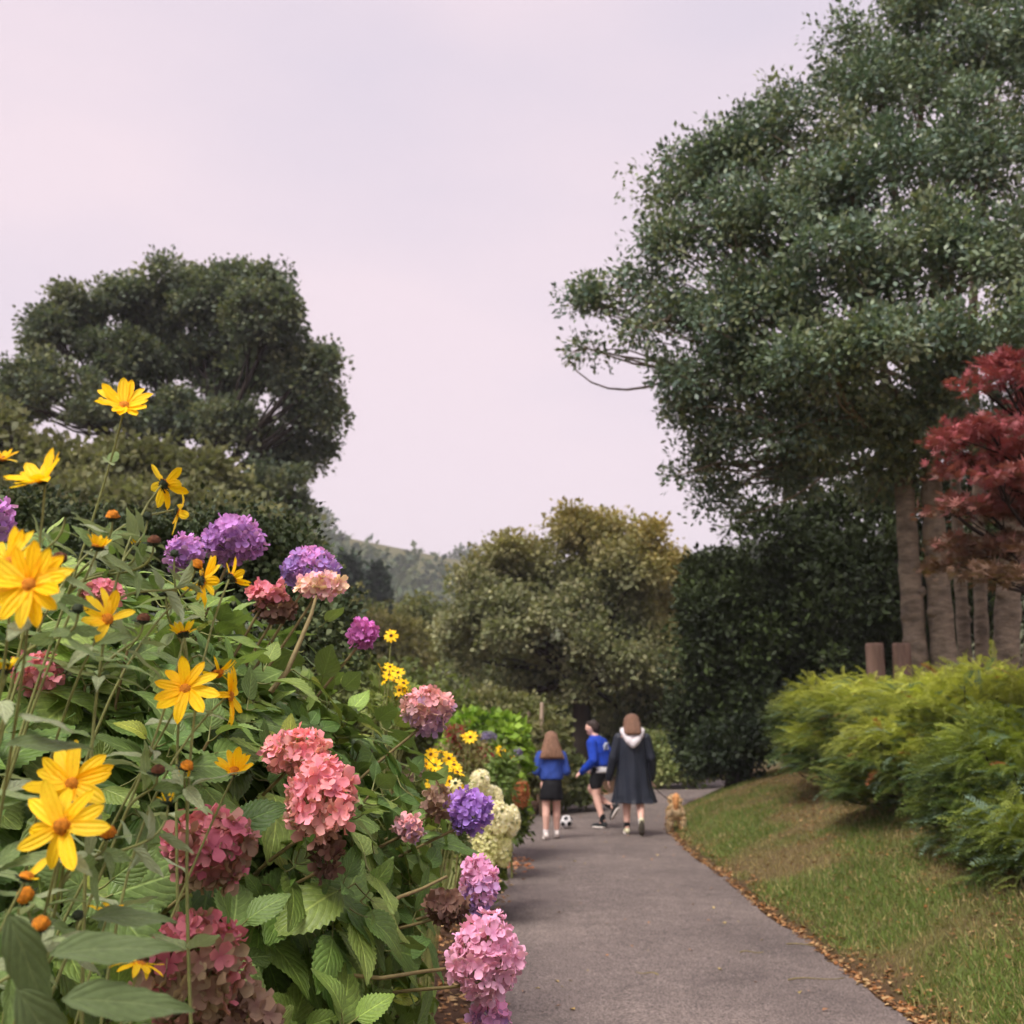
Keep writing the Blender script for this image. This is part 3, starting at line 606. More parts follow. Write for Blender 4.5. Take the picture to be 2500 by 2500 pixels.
def ground_hit(px, py):
    for Y in np.arange(4, 40, .02):
        p = P(px, py, Y)
        if p[2] <= .03: return p
CURL = (np.array([[0, 0, 0], [.16, .2, .05], [.3, .5, .16], [.18, .8, .10], [0, 1.05, .12], [-.15, .8, .12], [-.28, .45, .2], [-.14, .18, .05], [0, .5, .02]]), np.array([[0, 1, 2, 8], [8, 2, 3, 4], [8, 4, 5, 6], [0, 8, 6, 7]]))
for px, py, s, c, lab in [(1393, 2462, .055, (172, 142, 84), 'curled yellow fallen leaf at the bottom left of the path'), (1365, 2398, .038, (176, 150, 96), 'small pale fallen leaf beside the big pink lilac flower head'), (1408, 2105, .05, (196, 176, 124), 'pale yellow fallen leaf on the path in front of the girl'), (1605, 2088, .06, (186, 164, 120), 'pale fallen leaf on the path in front of the dog'), (1963, 2282, .06, (176, 120, 64), 'orange brown fallen leaf at the right path edge')]:
    p = ground_hit(px, py); a = rng.random() * 6.28; V, Fa, tv, _ = scatter(CURL[0], CURL[1], np.zeros((1, 3)), frames(np.array([[math.cos(a), math.sin(a), .05]]), np.array([[.1, .1, 1.]])), np.array([s]), np.array([srgb(*c)]))
    o = mk('fallen_leaf', V, Fa, M['litter'], tint=tv); u = (p[0] - left_edge(p[1])) / 2.37; o.location = (p[0], p[1], .008 + .03 * max(0, math.sin(math.pi * float(u)))); tag(o, lab, 'leaf', 'fallen leaves on the path')
for px, py, l, a, lab in [(1992, 2390, .36, .15, 'thin dark twig lying across the right of the path'), (1580, 2385, .15, 2.6, 'short bent twig in the middle of the path'), (1835, 2328, .16, .1, 'small grey twig scrap right of the path centre'), (1990, 2305, .4, -.35, 'long bare twig at the grassy path edge')]:
    p = ground_hit(px, py); d = np.array([math.cos(a), math.sin(a), 0]); u = (p[0] - left_edge(p[1])) / 2.37
    pts = [np.array([0, 0, .006]) + d * l * (t - .5) + np.array([0, .02 * math.sin(t * 5), .004 * math.sin(t * 7)]) for t in np.linspace(0, 1, 7)]
    o = mk('twig', *tube(pts, np.linspace(.0045, .002, 7), 5), M['woodstem']); o.location = (p[0], p[1], .012 + .03 * max(0, math.sin(math.pi * float(u)))); tag(o, lab, 'twig')

# ---------------------------------------------------------------- hydrangeas in the foreground
def leaf_grid(nv, nu, wfun, fold=.12, droop=.25, serr=0.0, quilt=.0, twist=0, seed=0):
    """ovate leaf along +Y, length 1; returns V, F (quads), luv (u, v, 0)"""
    r = np.random.default_rng(seed); V, U = [], []
    for i in range(nv + 1):
        v = i / nv; w_ = wfun(v)
        for j in range(nu + 1):
            u = -1 + 2 * j / nu; ww = w_
            yy = v
            if abs(u) > .99 and serr and 0 < i < nv: ww = w_ * (1 + serr * (1 if i % 2 else -1)); yy = v + serr * .25 * (1 if i % 2 else 0)
            z = -droop * v * v + fold * abs(u) * w_ * 2 * (1 - .5 * v) - .10 * u * u * w_ + quilt * math.sin((v - .3 * abs(u)) * 9 * 6.283) * w_ * (1 - abs(u)) + twist * u * w_ * v
            z += .03 * math.sin(v * 9 + seed) * abs(u)
            V.append((u * ww, yy, z)); U.append((u, v, 0))
    Fq = [(i * (nu + 1) + j, i * (nu + 1) + j + 1, (i + 1) * (nu + 1) + j + 1, (i + 1) * (nu + 1) + j) for i in range(nv) for j in range(nu)]
    return np.array(V), np.array(Fq), np.array(U)
def w_hyd(v): return max(.004, .36 * (math.sin(math.pi * min(1, v ** .78)) ** .8) * (1 - .25 * v) + .0) if v < .97 else .012
def w_sun(v): return max(.004, .165 * math.sin(math.pi * v ** .72) ** .9)
HYD = [leaf_grid(24, 6, w_hyd, fold=f, droop=dr, serr=.07, quilt=.012, twist=tw, seed=i) for i, (f, dr, tw) in enumerate([(.10, .2, 0), (.16, .38, .1), (.05, .12, -.12), (.22, .5, .05), (.12, .05, .15), (.02, .3, -.1)])]
HYD_LO = leaf_grid(7, 4, w_hyd, fold=.14, droop=.3, serr=.0, seed=3)
SUN = [leaf_grid(12, 4, w_sun, fold=f, droop=dr, serr=.05, twist=tw, seed=i) for i, (f, dr, tw) in enumerate([(.15, .2, .1), (.3, .45, -.2), (.08, .1, .25)])]

def floret_tpl(seed, cup, jag):
    r = np.random.default_rng(seed); V, Fq, U = [], [], []
    for q in range(4):
        a = q * math.pi / 2 + r.normal() * .12; ca, sa = math.cos(a), math.sin(a); tl = cup + r.normal() * .16; sc_ = .9 + .2 * r.random(); i0 = len(V)
        for iv, (v, hw) in enumerate([(.0, .05), (.38, .33), (.75, .42), (1.0, .22 if not jag else .3)]):
            for u in (-1, 0, 1):
                x = u * hw; y = (v - (.06 * abs(u) if v > .9 else 0) + (jag * .06 * (1 if u == 0 else -1) if v > .9 else 0)) * sc_ * .5; z = tl * .5 * v * v + .09 * abs(u) * v + (jag * .05 * r.normal() if v > .5 else .015 * r.normal())
                V.append((ca * x * .5 * sc_ + sa * y, -sa * x * .5 * sc_ + ca * y, z)); U.append((u, v, 0))
        for iv in range(3):
            for ju in range(2): a0 = i0 + iv * 3 + ju; Fq.append((a0, a0 + 1, a0 + 4, a0 + 3))
    return np.array(V), np.array(Fq), np.array(U)
FLO = [floret_tpl(s, c, j) for s, c, j in [(1, .1, 0), (2, .3, 0), (3, -.1, 0), (4, .45, 0), (5, .2, 1), (6, .05, 1), (7, .4, 1)]]
FLOM = []
for V, Fq, U in FLO:
    o = mk('floret', V, Fq, M['floret'], luv=U); FLOM.append(o.data); bpy.data.objects.remove(o)
def proto(tpls, name, mat):
    out = []
    for V, Fq, U in tpls:
        o = mk(name, V, Fq, mat, luv=U); out.append(o.data); bpy.data.objects.remove(o)
    return out
HYDM = proto(HYD, 'leaf', M['hyd']); SUNM = proto(SUN, 'leaf', M['sunleaf'])

def place(name, me, parent, root, pos, R, s, color=None):
    o = bpy.data.objects.new(name, me); COL.objects.link(o)
    m4 = Matrix([[*(R[i] * s), pos[i]] for i in range(3)] + [[0, 0, 0, 1]])
    o.parent = parent
    if parent is root: o.matrix_parent_inverse = Matrix.Translation(-Vector(root.location))
    o.matrix_basis = m4
    if color is not None: o.color = (*color, 1)
    return o

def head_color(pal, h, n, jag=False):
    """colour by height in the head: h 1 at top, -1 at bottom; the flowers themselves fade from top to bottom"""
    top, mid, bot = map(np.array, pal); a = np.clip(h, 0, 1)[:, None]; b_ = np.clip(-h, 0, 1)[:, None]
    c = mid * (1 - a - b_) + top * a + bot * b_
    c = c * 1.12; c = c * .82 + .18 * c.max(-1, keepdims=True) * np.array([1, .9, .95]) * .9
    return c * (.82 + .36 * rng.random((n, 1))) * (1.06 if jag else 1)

def flower_head(root, px, py, rx, ry, Y, pal, jag=False, fl=.030, max_obj=38, gap=0, label=None):
    c = P(px, py, Y); s = Y / F; R3 = np.array([rx * s, (rx + ry) * .5 * s, ry * s]) * .90; r = R3.mean()
    n = int(max(26, 12.6 * r * r / (fl * fl * .48))); i = np.arange(n) + .5; ph = np.arccos(1 - 2 * i / n); th = i * 2.39996
    d = np.stack([np.cos(th) * np.sin(ph), np.sin(th) * np.sin(ph), np.cos(ph)], -1); d = unit(d + rng.normal(size=d.shape) * .06)
    if gap: d = d[rng.random(n) > gap]; n = len(d)
    lump = 1 + .10 * np.sin(d[:, :1] * 4 + px) * np.sin(d[:, 2:] * 3.5 + py) + .06 * np.sin(d[:, 1:2] * 7 + px + py); pos = c + d * R3 * lump * (.84 + .20 * rng.random((n, 1))); nn = unit(unit(d / R3) + rng.normal(size=d.shape) * .46)
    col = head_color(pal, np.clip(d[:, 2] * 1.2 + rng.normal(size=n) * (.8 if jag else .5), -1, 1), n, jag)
    side = unit(np.cross(nn, rand_dirs(n))); Rm = frames(side, nn); sz = fl * (.68 + .7 * rng.random(n)) * 1.25
    view = unit(CAM - c); vis = (nn @ view) + (d @ view); order = np.argsort(-vis)
    own = order[:max_obj][vis[order[:max_obj]] > .25]; rest = np.setdiff1d(np.arange(n), own)
    k0 = 4 if jag else 0; nk = 3 if jag else 4
    Vs, Fs, Ts, Us, k = [], [], [], [], 0
    for q in range(nk):
        sel = rest[rest % nk == q]
        if len(sel) == 0: continue
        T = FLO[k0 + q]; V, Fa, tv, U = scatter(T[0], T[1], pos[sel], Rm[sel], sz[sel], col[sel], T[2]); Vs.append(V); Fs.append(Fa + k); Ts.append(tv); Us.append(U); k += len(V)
    # stalks inside the head, from the stem top to the florets
    st = c - np.array([0, 0, R3[2] * .75])
    h = mk('flower_head', np.concatenate(Vs) - c, np.concatenate(Fs), M['floret_attr'], tint=np.concatenate(Ts), luv=np.concatenate(Us)); h.location = c
    keep(h, root)
    if label: h['label'] = label
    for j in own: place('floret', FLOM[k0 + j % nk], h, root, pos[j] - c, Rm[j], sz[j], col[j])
    parts = [tube([st, st + (pos[j] - st) * .6, pos[j] - nn[j] * .002], [.0022, .0015, .001], 4, caps=False) for j in rest[::5]]
    o = mk('stalks', *merge(parts), M['stem']); o.parent = h; o.matrix_parent_inverse = Matrix.Translation(-Vector(c)); stuff(o)
    # inner dark body of crowded pedicels so that the head is not hollow
    return c, r, st

EC, ER = np.array([-1.55, 3.45, .98]), np.array([1.27, 1.62, 1.04])
def in_body(p, k=1.0): return (((p - EC) / (ER * k)) ** 2).sum(-1)

MAU = (srgb(196, 128, 206), srgb(170, 112, 194), srgb(150, 98, 180)); LAV = (srgb(206, 132, 206), srgb(164, 124, 206), srgb(140, 110, 190))
PIN = (srgb(226, 128, 146), srgb(208, 136, 130), srgb(160, 126, 106)); PTAN = (srgb(224, 150, 160), srgb(198, 150, 138), srgb(158, 124, 160))
RED = (srgb(172, 72, 98), srgb(150, 94, 84), srgb(128, 108, 76)); DRED = (srgb(172, 76, 94), srgb(148, 102, 84), srgb(130, 112, 78)); TAN = (srgb(150, 120, 96), srgb(136, 110, 86), srgb(110, 84, 68))
VIO = (srgb(170, 116, 212), srgb(150, 104, 204), srgb(128, 92, 190)); LIL = (srgb(222, 146, 196), srgb(206, 150, 192), srgb(150, 116, 190)); LIL2 = (srgb(226, 158, 200), srgb(216, 152, 184), srgb(200, 150, 176))
MAG = (srgb(208, 96, 190), srgb(196, 92, 186), srgb(170, 84, 170)); PNK = (srgb(216, 112, 136), srgb(206, 116, 132), srgb(180, 110, 110)); CRM = (srgb(224, 166, 190), srgb(222, 190, 150), srgb(214, 150, 180)); BRN = (srgb(120, 86, 66), srgb(104, 74, 58), srgb(84, 60, 50))
SHR = [
 dict(label='hydrangea with mauve and lavender flower heads along the top of the bank of flowers', base=(-1.35, 3.9), heads=[
   (570, 1316, 76, 58, 3.35, MAU, 0), (452, 1352, 44, 44, 3.25, MAU, 0), (756, 1388, 68, 52, 3.45, LAV, 0), (782, 1428, 58, 26, 3.3, CRM, 0), (888, 1545, 32, 34, 3.5, MAG, 0), (250, 1446, 48, 24, 3.1, PNK, 0), (655, 1446, 48, 20, 3.3, PNK, 1), (676, 1488, 52, 26, 3.32, BRN, 1), (-12, 1268, 40, 52, 2.7, MAU, 0), (90, 1640, 48, 46, 2.5, PNK, 1)]),
 dict(label='hydrangea with pink and violet flower heads leaning over the path edge', base=(-.95, 3.4), heads=[
   (1044, 1732, 60, 54, 3.45, PTAN, 0), (722, 1834, 78, 52, 2.72, PIN, 1), (784, 1950, 80, 96, 2.6, PIN, 1), (1146, 1978, 52, 50, 3.35, VIO, 0), (1172, 2160, 46, 64, 3.2, LIL, 0), (1182, 2336, 84, 96, 2.85, LIL2, 0), (1196, 2482, 42, 42, 2.9, LIL, 0), (1070, 1958, 34, 40, 3.35, TAN, 1), (1088, 2216, 46, 38, 3.1, BRN, 1), (798, 2088, 30, 52, 2.65, BRN, 1), (998, 2020, 26, 26, 3.2, PTAN, 1)]),
 dict(label='hydrangea with dusky red fading flower heads low at the left', base=(-.95, 2.75), heads=[
   (516, 2076, 96, 92, 2.15, RED, 1), (474, 2366, 122, 128, 1.95, DRED, 1), (598, 2486, 66, 62, 2.0, TAN, 1)])]

# shoots over the body of the shrubs: each ends in a whorl of opposite leaf pairs
ns_ = 1500; g = rand_dirs(ns_ * 2); g = g[(g[:, 2] > -.72)][:ns_]
tips = EC + g * ER * (1 + .07 * rng.normal(size=(len(g), 1)) - .04); nrm = unit(g / ER)
ok = tips[:, 2] > .12; tips, nrm, g = tips[ok], nrm[ok], g[ok]
tv_ = (nrm * unit(CAM - tips)).sum(-1); ok = (tv_ > -.25) | (rng.random(len(tips)) < .25); tips, nrm = tips[ok], nrm[ok]
# keep shoots out of the flower heads
heads_w = [(P(h[0], h[1], h[4]), max(h[2], h[3]) * h[4] / F) for S in SHR for h in S['heads']]
for c, r in heads_w:
    ok = np.linalg.norm(tips - c, axis=1) > r * 1.15 + .015
    # and do not let a shoot stand between a head and the camera
    v = unit(c - CAM); rel = tips - CAM; along = rel @ v; perp = np.linalg.norm(rel - along[:, None] * v, axis=1)
    ok &= ~((along < np.linalg.norm(c - CAM) + .02) & (perp < r * 1.0 + .05)); tips, nrm = tips[ok], nrm[ok]
bases = np.array([[*S['base'], 0.05] for S in SHR])
cent = np.array([[-1.3, 3.3, 1.95], [-.45, 3.2, 1.2], [-.85, 2.1, 1.15]]); owner = np.argmin(((tips[:, None, :] - cent[None]) ** 2).sum(-1), 1)
axis = unit(nrm * .75 + np.array([0, 0, .55]) + rng.normal(size=tips.shape) * .22)
Lp, Ld, Ln, Ls, Lo, Lt, Lst = [], [], [], [], [], [], []
lg = np.array([srgb(112, 136, 62), srgb(98, 126, 58), srgb(126, 146, 72), srgb(86, 114, 56), srgb(106, 130, 68)]); ylw = np.array(srgb(150, 160, 66))
for i in range(len(tips)):
    a0 = rng.random() * 6.28; ax = axis[i]; e1 = unit(np.cross(ax, [.3, .2, 1.])); e2 = np.cross(ax, e1); ct = lg[rng.integers(0, 5)] * (.62 + .62 * rng.random())
    for pr, (back, ln, ang) in enumerate([(.0, .075, 38), (.035, .118, 62), (.085, .140, 78), (.15, .145, 88)]):
        for sgn in (0, math.pi):
            if rng.random() < .06: continue
            a = a0 + pr * math.pi / 2 + sgn + rng.normal() * .15; rad = math.cos(a) * e1 + math.sin(a) * e2; an = math.radians(ang + rng.normal() * 9)
            d_ = ax * math.cos(an) + rad * math.sin(an); d_[2] -= (.10 + .42 * rng.random()) * min(pr, 2) * .7; n_ = ax * math.sin(an) - rad * math.cos(an) + nrm[i] * .45 + rng.normal(size=3) * .15
            sz = ln * 1.2 * (.78 + .42 * rng.random()); node = tips[i] - ax * back
            Lp.append(node + d_ * .028 * (1 + pr * .3)); Lst.append(node); Ld.append(d_); Ln.append(n_); Ls.append(sz); Lo.append(owner[i]); cc = ct * (.85 + .3 * rng.random())
            Lt.append(ylw * .9 if rng.random() < .035 else cc)
Lp, Ld, Ln, Ls, Lo, Lt, Lst = map(np.array, (Lp, Ld, Ln, Ls, Lo, Lt, Lst)); LR = frames(Ld, Ln)
mid = Lp + unit(Ld) * Ls[:, None] * .5
# no leaf right in front of a flower head
okl = np.ones(len(Lp), bool)
for c, r in heads_w:
    v = unit(c - CAM); rel = mid - CAM; along = rel @ v; perp = np.linalg.norm(rel - along[:, None] * v, axis=1)
    okl &= ~((along < np.linalg.norm(c - CAM) + .3 * r) & (perp < r * .95 + .02))
Lp, Ld, Ln, Ls, Lo, Lt, Lst, LR, mid = (q[okl] for q in (Lp, Ld, Ln, Ls, Lo, Lt, Lst, LR, mid))
px_, py__, dep = project(mid); view = unit(CAM - mid); area = Ls ** 2 * (np.abs((LR[:, :, 2] * view).sum(-1)) + .15) / dep ** 2
infr = (px_ > -60) & (px_ < 2560) & (py__ > 900) & (py__ < 2560); body = in_body(mid); area = area * infr * np.clip((body - .72) * 5, .02, 1)
# rough depth buffer: leaves hidden behind nearer ones count less
cell = (np.round(px_ / 45).astype(int) * 1000 + np.round(py__ / 45).astype(int)); order = np.argsort(dep); seen = {}
for i in order:
    k = seen.get(cell[i], 0); area[i] *= (1, .75, .4, .2)[min(k, 3)]; seen[cell[i]] = k + 1
for si, S in enumerate(SHR):
    gz = float(ground_z(*S['base'])); root = thing('hydrangea_shrub', S['label'], 'shrub', (*S['base'], gz), 'hydrangeas beside the path'); S['root'] = root
    mine = np.where(Lo == si)[0]; mine = mine[np.argsort(-area[mine])]; own, rest = mine[:300], mine[300:]
    for i in own: place('leaf', HYDM[i % 6], root, root, Lp[i], LR[i], Ls[i], Lt[i])
    T = HYD_LO; V, Fa, tv, U = scatter(T[0], T[1], Lp[rest], LR[rest], Ls[rest], Lt[rest], T[2])
    stuff(keep(mk('leaf_mass', V, Fa, M['hyd_attr'], tint=tv, luv=U), root))
    pet = [tube([Lst[i], (Lst[i] + Lp[i]) / 2 + [0, 0, -.003], Lp[i] + unit(Ld[i]) * .01], [.0028, .0022, .002], 3, caps=False) for i in mine]
    stuff(keep(mk('leaf_stalks', *merge(pet), M['stem']), root))
    # woody stems from the root stock to the shoots
    parts = []; b0 = np.array([*S['base'], gz - .05]); mt = np.where(owner == si)[0]
    for i in mt[::5]:
        e = tips[i]; st = b0 + np.array([rng.normal() * .18, rng.normal() * .18, 0]); parts.append(tube(bez(st, st + [0, 0, .5 * (e[2] + .3)], e - axis[i] * .35, e, 10), np.linspace(.0085, .0035, 10), 5, caps=False))
    stuff(keep(mk('stems', *merge(parts), M['woodstem']), root))
    for h in S['heads']:
        fl = .034 if h[6] else .030
        c, r, st = flower_head(root, *h[:6], jag=bool(h[6]), fl=fl * (1.1 if max(h[2], h[3]) > 90 else 1), max_obj=300 // len(S['heads']), gap=.12 if h[5] in (BRN, TAN) else 0)
        e = st; s0 = b0 + np.array([rng.normal() * .15, rng.normal() * .15, 0])
        s0b = EC + (c - EC) * np.array([.55, .55, .45])
        keep(mk('stem', *tube(bez(s0, s0b, e - unit(c - s0b) * .22 - [0, 0, .05], e + [0, 0, .01], 14), np.linspace(.0065, .004, 14), 6, caps=False), M['woodstem']), root)

# bare leaning branch of the top hydrangea under the cream and pink head
root = SHR[0]['root']; pts = [P(660, 1690, 3.1), P(700, 1640, 3.12), P(735, 1560, 3.18), P(760, 1500, 3.22), P(775, 1445, 3.28)]
keep(mk('stem', *tube(np.array(pts), [.008, .0075, .007, .006, .004], 7, caps=False), M['woodstem']), root)
root = SHR[1]['root']
for pts in ([(1115, 2362, 2.84), (1030, 2372, 2.75), (930, 2388, 2.7), (800, 2375, 2.75)], [(1090, 2140, 3.1), (1030, 2170, 3.0), (975, 2190, 2.9), (920, 2230, 2.9)]):
    keep(mk('stem', *tube(np.array([P(*p) for p in pts]), [.004, .0045, .005, .005], 7, caps=False), M['woodstem']), root)

# ---------------------------------------------------------------- yellow perennial sunflowers at the left
def petal_tpl(curve, w0, seed, tipn=.5):
    r = np.random.default_rng(seed); V, U = [], []; nv, nu = 8, 4
    for i in range(nv + 1):
        v = i / nv; w_ = w0 * (.34 + .66 * math.sin(math.pi * min(1, .12 + v * .78)) ** .9) * (1 if v < .8 else max(.10, 1 - ((v - .8) / .2) ** 1.7 * .92))
        for j in range(nu + 1):
            u = -1 + 2 * j / nu; V.append((u * w_ + .03 * math.sin(v * 3 + seed), v - (.05 if (i == nv and j == 2) else 0), curve * v * v + .05 * u * u * (1 - v) + .012 * math.cos(u * 6.3) * v + .01 * r.normal())); U.append((u, v, 0))
    Fq = [(i * 5 + j, i * 5 + j + 1, (i + 1) * 5 + j + 1, (i + 1) * 5 + j) for i in range(nv) for j in range(nu)]
    return np.array(V), np.array(Fq), np.array(U)
PETM = proto([petal_tpl(c, w_, i) for i, (c, w_) in enumerate([(-.10, .19), (.10, .21), (-.28, .18), (.02, .2), (-.5, .16), (-.9, .13)])], 'petal', M['petal'])

def dome(r, h, n=9, k=14, bump=.0):
    V = [[0, 0, h]]; Fq = []
    for i in range(1, n + 1):
        a = i / n * math.pi / 2
        for j in range(k):
            b_ = j * 2 * math.pi / k + (i % 2) * math.pi / k; q = 1 + bump * rng.normal(); V.append([r * math.sin(a) * math.cos(b_) * q, r * math.sin(a) * math.sin(b_) * q, h * math.cos(a) * q])
    for i in range(1, n):
        for j in range(k): a0 = 1 + (i - 1) * k + j; a1 = 1 + (i - 1) * k + (j + 1) % k; Fq.append((a0, a0 + k, a1 + k, a1))
    for j in range(0, k, 2): Fq.append((0, 1 + j, 1 + (j + 1) % k, 1 + (j + 2) % k))
    return np.array(V, float), np.array(Fq)

def disc_mesh(r, hscale):
    """centre of the flower on +Z and its green bracts below"""
    V, Fq = dome(r, r * hscale, bump=.07); V2, F2 = dome(r * .92, -r * .75, 5, 14, .05); F2 = F2[:, ::-1]
    parts = [(V, Fq), (V2, F2)]; nb = 16
    for j in range(nb):
        a = j * 6.283 / nb + rng.normal() * .1; c, s_ = math.cos(a), math.sin(a); l = r * (1.5 + .4 * rng.random()); d_ = np.array([c, s_, 0]); t_ = np.array([-s_, c, 0])
        parts.append((np.array([d_ * r * .5 - t_ * r * .16 + [0, 0, -r * .5], d_ * r * .5 + t_ * r * .16 + [0, 0, -r * .5], d_ * l * .85 + t_ * r * .09 + [0, 0, -r * .12], d_ * l + [0, 0, -r * (.35 * rng.random())]]), np.array([[0, 1, 2, 3]])))
    V, Fq = merge(parts); nd = len(dome(r, r)[1]); midx = np.ones(len(Fq), int); midx[:nd] = 0
    return V, Fq, midx
DISC = {}
for kind, mt, hs, r in [('orange', 'disc', .55, .0095), ('brown', 'disc_brown', .95, .0105), ('cone', 'disc', 1.0, .0105), ('bud', 'calyx', .9, .008)]:
    V, Fq, mi = disc_mesh(r, hs); o = mk('flower', V, Fq, None, mats=[M[mt], M['calyx']], midx=mi); DISC[kind] = o.data; bpy.data.objects.remove(o)
YEL = np.array([srgb(250, 204, 24), srgb(252, 210, 40), srgb(248, 194, 18), srgb(252, 214, 50)])
ORA = np.array([srgb(232, 150, 30), srgb(224, 138, 34)])

def sunflower(root, px, py, dpx, Y, face, cup, npet, disc='orange', reflex=0, miss=0, cols=YEL, fan=None):
    """face = (right, up, towards camera); cup = degrees the petals rise from the flower plane"""
    s = Y / F; R = dpx * s / 2; c = P(px, py, Y)
    f = unit(np.array([face[0], -face[2], face[1]], float)); side = unit(np.cross(f, [0.1, .2, 1.])); up = np.cross(side, f); Rm = np.stack([side, up, f], -1)
    o = place('flower', DISC[disc], root, root, c, Rm, 1.0)
    o.matrix_basis = Matrix([[*(Rm[i]), c[i]] for i in range(3)] + [[0, 0, 0, 1]])
    a0 = rng.random() * 6.28
    for k in range(npet):
        if rng.random() < miss: continue
        a = a0 + k * 6.283 / npet + rng.normal() * .10
        if fan is not None and math.cos(a - fan[0]) < fan[1]: continue
        e = math.radians(cup + rng.normal() * 9); rad = np.array([math.cos(a), math.sin(a), 0]); d_ = rad * math.cos(e) + np.array([0, 0, math.sin(e)]); n_ = -rad * math.sin(e) + np.array([0, 0, math.cos(e)]) + rng.normal(size=3) * .12
        Rp = frames(d_[None], n_[None])[0]; ln = R * .98 * (.86 + .22 * rng.random()); mi = rng.integers(4, 6) if rng.random() < reflex else rng.integers(0, 4)
        place('petal', PETM[mi], o, root, rad * .0075 + np.array([0, 0, .001 * (k % 3)]), Rp, ln, cols[rng.integers(0, len(cols))] * (.92 + .14 * rng.random()))
    return c, f

SFL = [
 dict(label='tall yellow sunflower plant with the highest flower, against the left trees', base=(-.86, 1.62), fl=[
   (303, 990, 140, 1.75, (.2, .55, .75), 28, 13, 'orange', 0, 0), (105, 1172, 160, 1.5, (-.35, .72, .45), 30, 13, 'orange', 0, 0), (72, 1428, 185, 1.3, (.15, .25, .95), 8, 15, 'orange', .1, 0), (22, 1375, 170, 1.36, (-.2, .4, .85), 15, 13, 'orange', 0, 0), (2, 1122, 70, 1.55, (.1, .8, .3), 35, 10, 'orange', 0, 0),
   (275, 1262, 44, 1.7, (.1, .9, .3), 0, 0, 'cone', 0, 0), (160, 1252, 30, 1.6, (.1, .9, .2), 0, 0, 'bud', 0, 0), (240, 1335, 62, 1.6, (.15, .95, .1), 72, 11, 'orange', 0, 0), (335, 1332, 34, 1.8, (.1, .9, .3), 60, 8, 'bud', 0, 0), (376, 1322, 40, 1.75, (.1, .9, .3), 0, 0, 'brown', 0, 0), (190, 1487, 36, 1.5, (.0, .9, .3), 0, 0, 'bud', 0, 0), (15, 1635, 60, 1.5, (-.1, .9, .2), 55, 10, 'bud', 0, 0), (145, 1365, 34, 1.5, (.0, .8, .5), 0, 0, 'brown', 0, 0)]),
 dict(label='yellow sunflower plant leaning right across the middle of the hydrangea leaves', base=(-.74, 1.72), fl=[
   (400, 1182, 128, 1.85, (.45, .45, -.72), 22, 11, 'orange', 0, .1), (434, 1248, 100, 1.85, (.75, -.25, -.3), 20, 10, 'orange', .2, .2), (494, 1418, 120, 1.85, (.62, -.05, -.55), 10, 12, 'orange', .3, .15), (566, 1410, 90, 1.9, (.5, .5, -.45), 40, 12, 'orange', 0, .2), (262, 1512, 125, 1.6, (.35, .3, .55), 25, 12, 'orange', .25, .25),
   (448, 1548, 66, 1.85, (-.25, .8, -.3), 48, 12, 'orange', 0, .1), (452, 1682, 150, 1.8, (.1, .45, .85), 12, 10, 'orange', 0, 0), (562, 1700, 128, 1.9, (.75, .0, .15), 10, 13, 'orange', .45, .15), (530, 1640, 70, 1.9, (.3, -.6, .2), 10, 10, 'cone', 1, .2), (572, 1882, 100, 1.95, (.1, .65, .6), 45, 10, 'orange', 0, 0),
   (350, 1512, 36, 1.75, (.1, .9, .2), 0, 0, 'brown', 0, 0), (407, 1448, 28, 1.9, (.1, .9, .2), 0, 0, 'bud', 0, 0), (426, 1352, 34, 1.95, (.1, .8, .4), 0, 0, 'bud', 0, 0), (480, 1380, 36, 1.85, (.4, .7, .3), 0, 0, 'cone', 0, 0), (456, 1872, 50, 1.8, (.35, .8, .3), -50, 3, 'cone', 1, 0), (386, 1882, 40, 1.75, (.1, .9, .3), 0, 0, 'brown', 0, 0), (360, 1262, 24, 1.8, (.1, .9, .2), 0, 0, 'bud', 0, 0), (250, 1560, 28, 1.7, (.0, .9, .2), 0, 0, 'bud', 0, 0)]),
 dict(label='yellow sunflower plant with two large overlapping blooms low at the left edge', base=(-.72, 1.42), fl=[
   (176, 1914, 185, 1.5, (.1, .35, .9), 10, 13, 'orange', 0, 0), (152, 2018, 205, 1.38, (.1, .2, .95), 5, 12, 'cone', .1, .1), (66, 2140, 110, 1.45, (.35, .85, .1), 35, 9, 'orange', 0, .35), (62, 2186, 40, 1.5, (.2, .3, .8), 0, 0, 'cone', 0, 0), (340, 2356, 105, 1.6, (.1, .85, -.1), -5, 9, 'orange', .4, .2), (264, 2034, 44, 1.55, (.2, .8, .5), 0, 0, 'cone', 0, 0),
   (100, 2258, 46, 1.4, (.1, .8, .5), 0, 0, 'cone', 0, 0), (266, 2222, 70, 1.75, (.2, .8, .2), 0, 6, 'orange', .3, .2), (410, 2160 - 205, 36, 1.75, (.0, .9, .2), 60, 7, 'bud', 0, 0), (190, 2235, 30, 1.6, (.1, .9, .3), 0, 0, 'bud', 0, 0)])]
sg = np.array([srgb(116, 136, 84), srgb(130, 146, 96), srgb(106, 128, 70), srgb(140, 150, 114)])
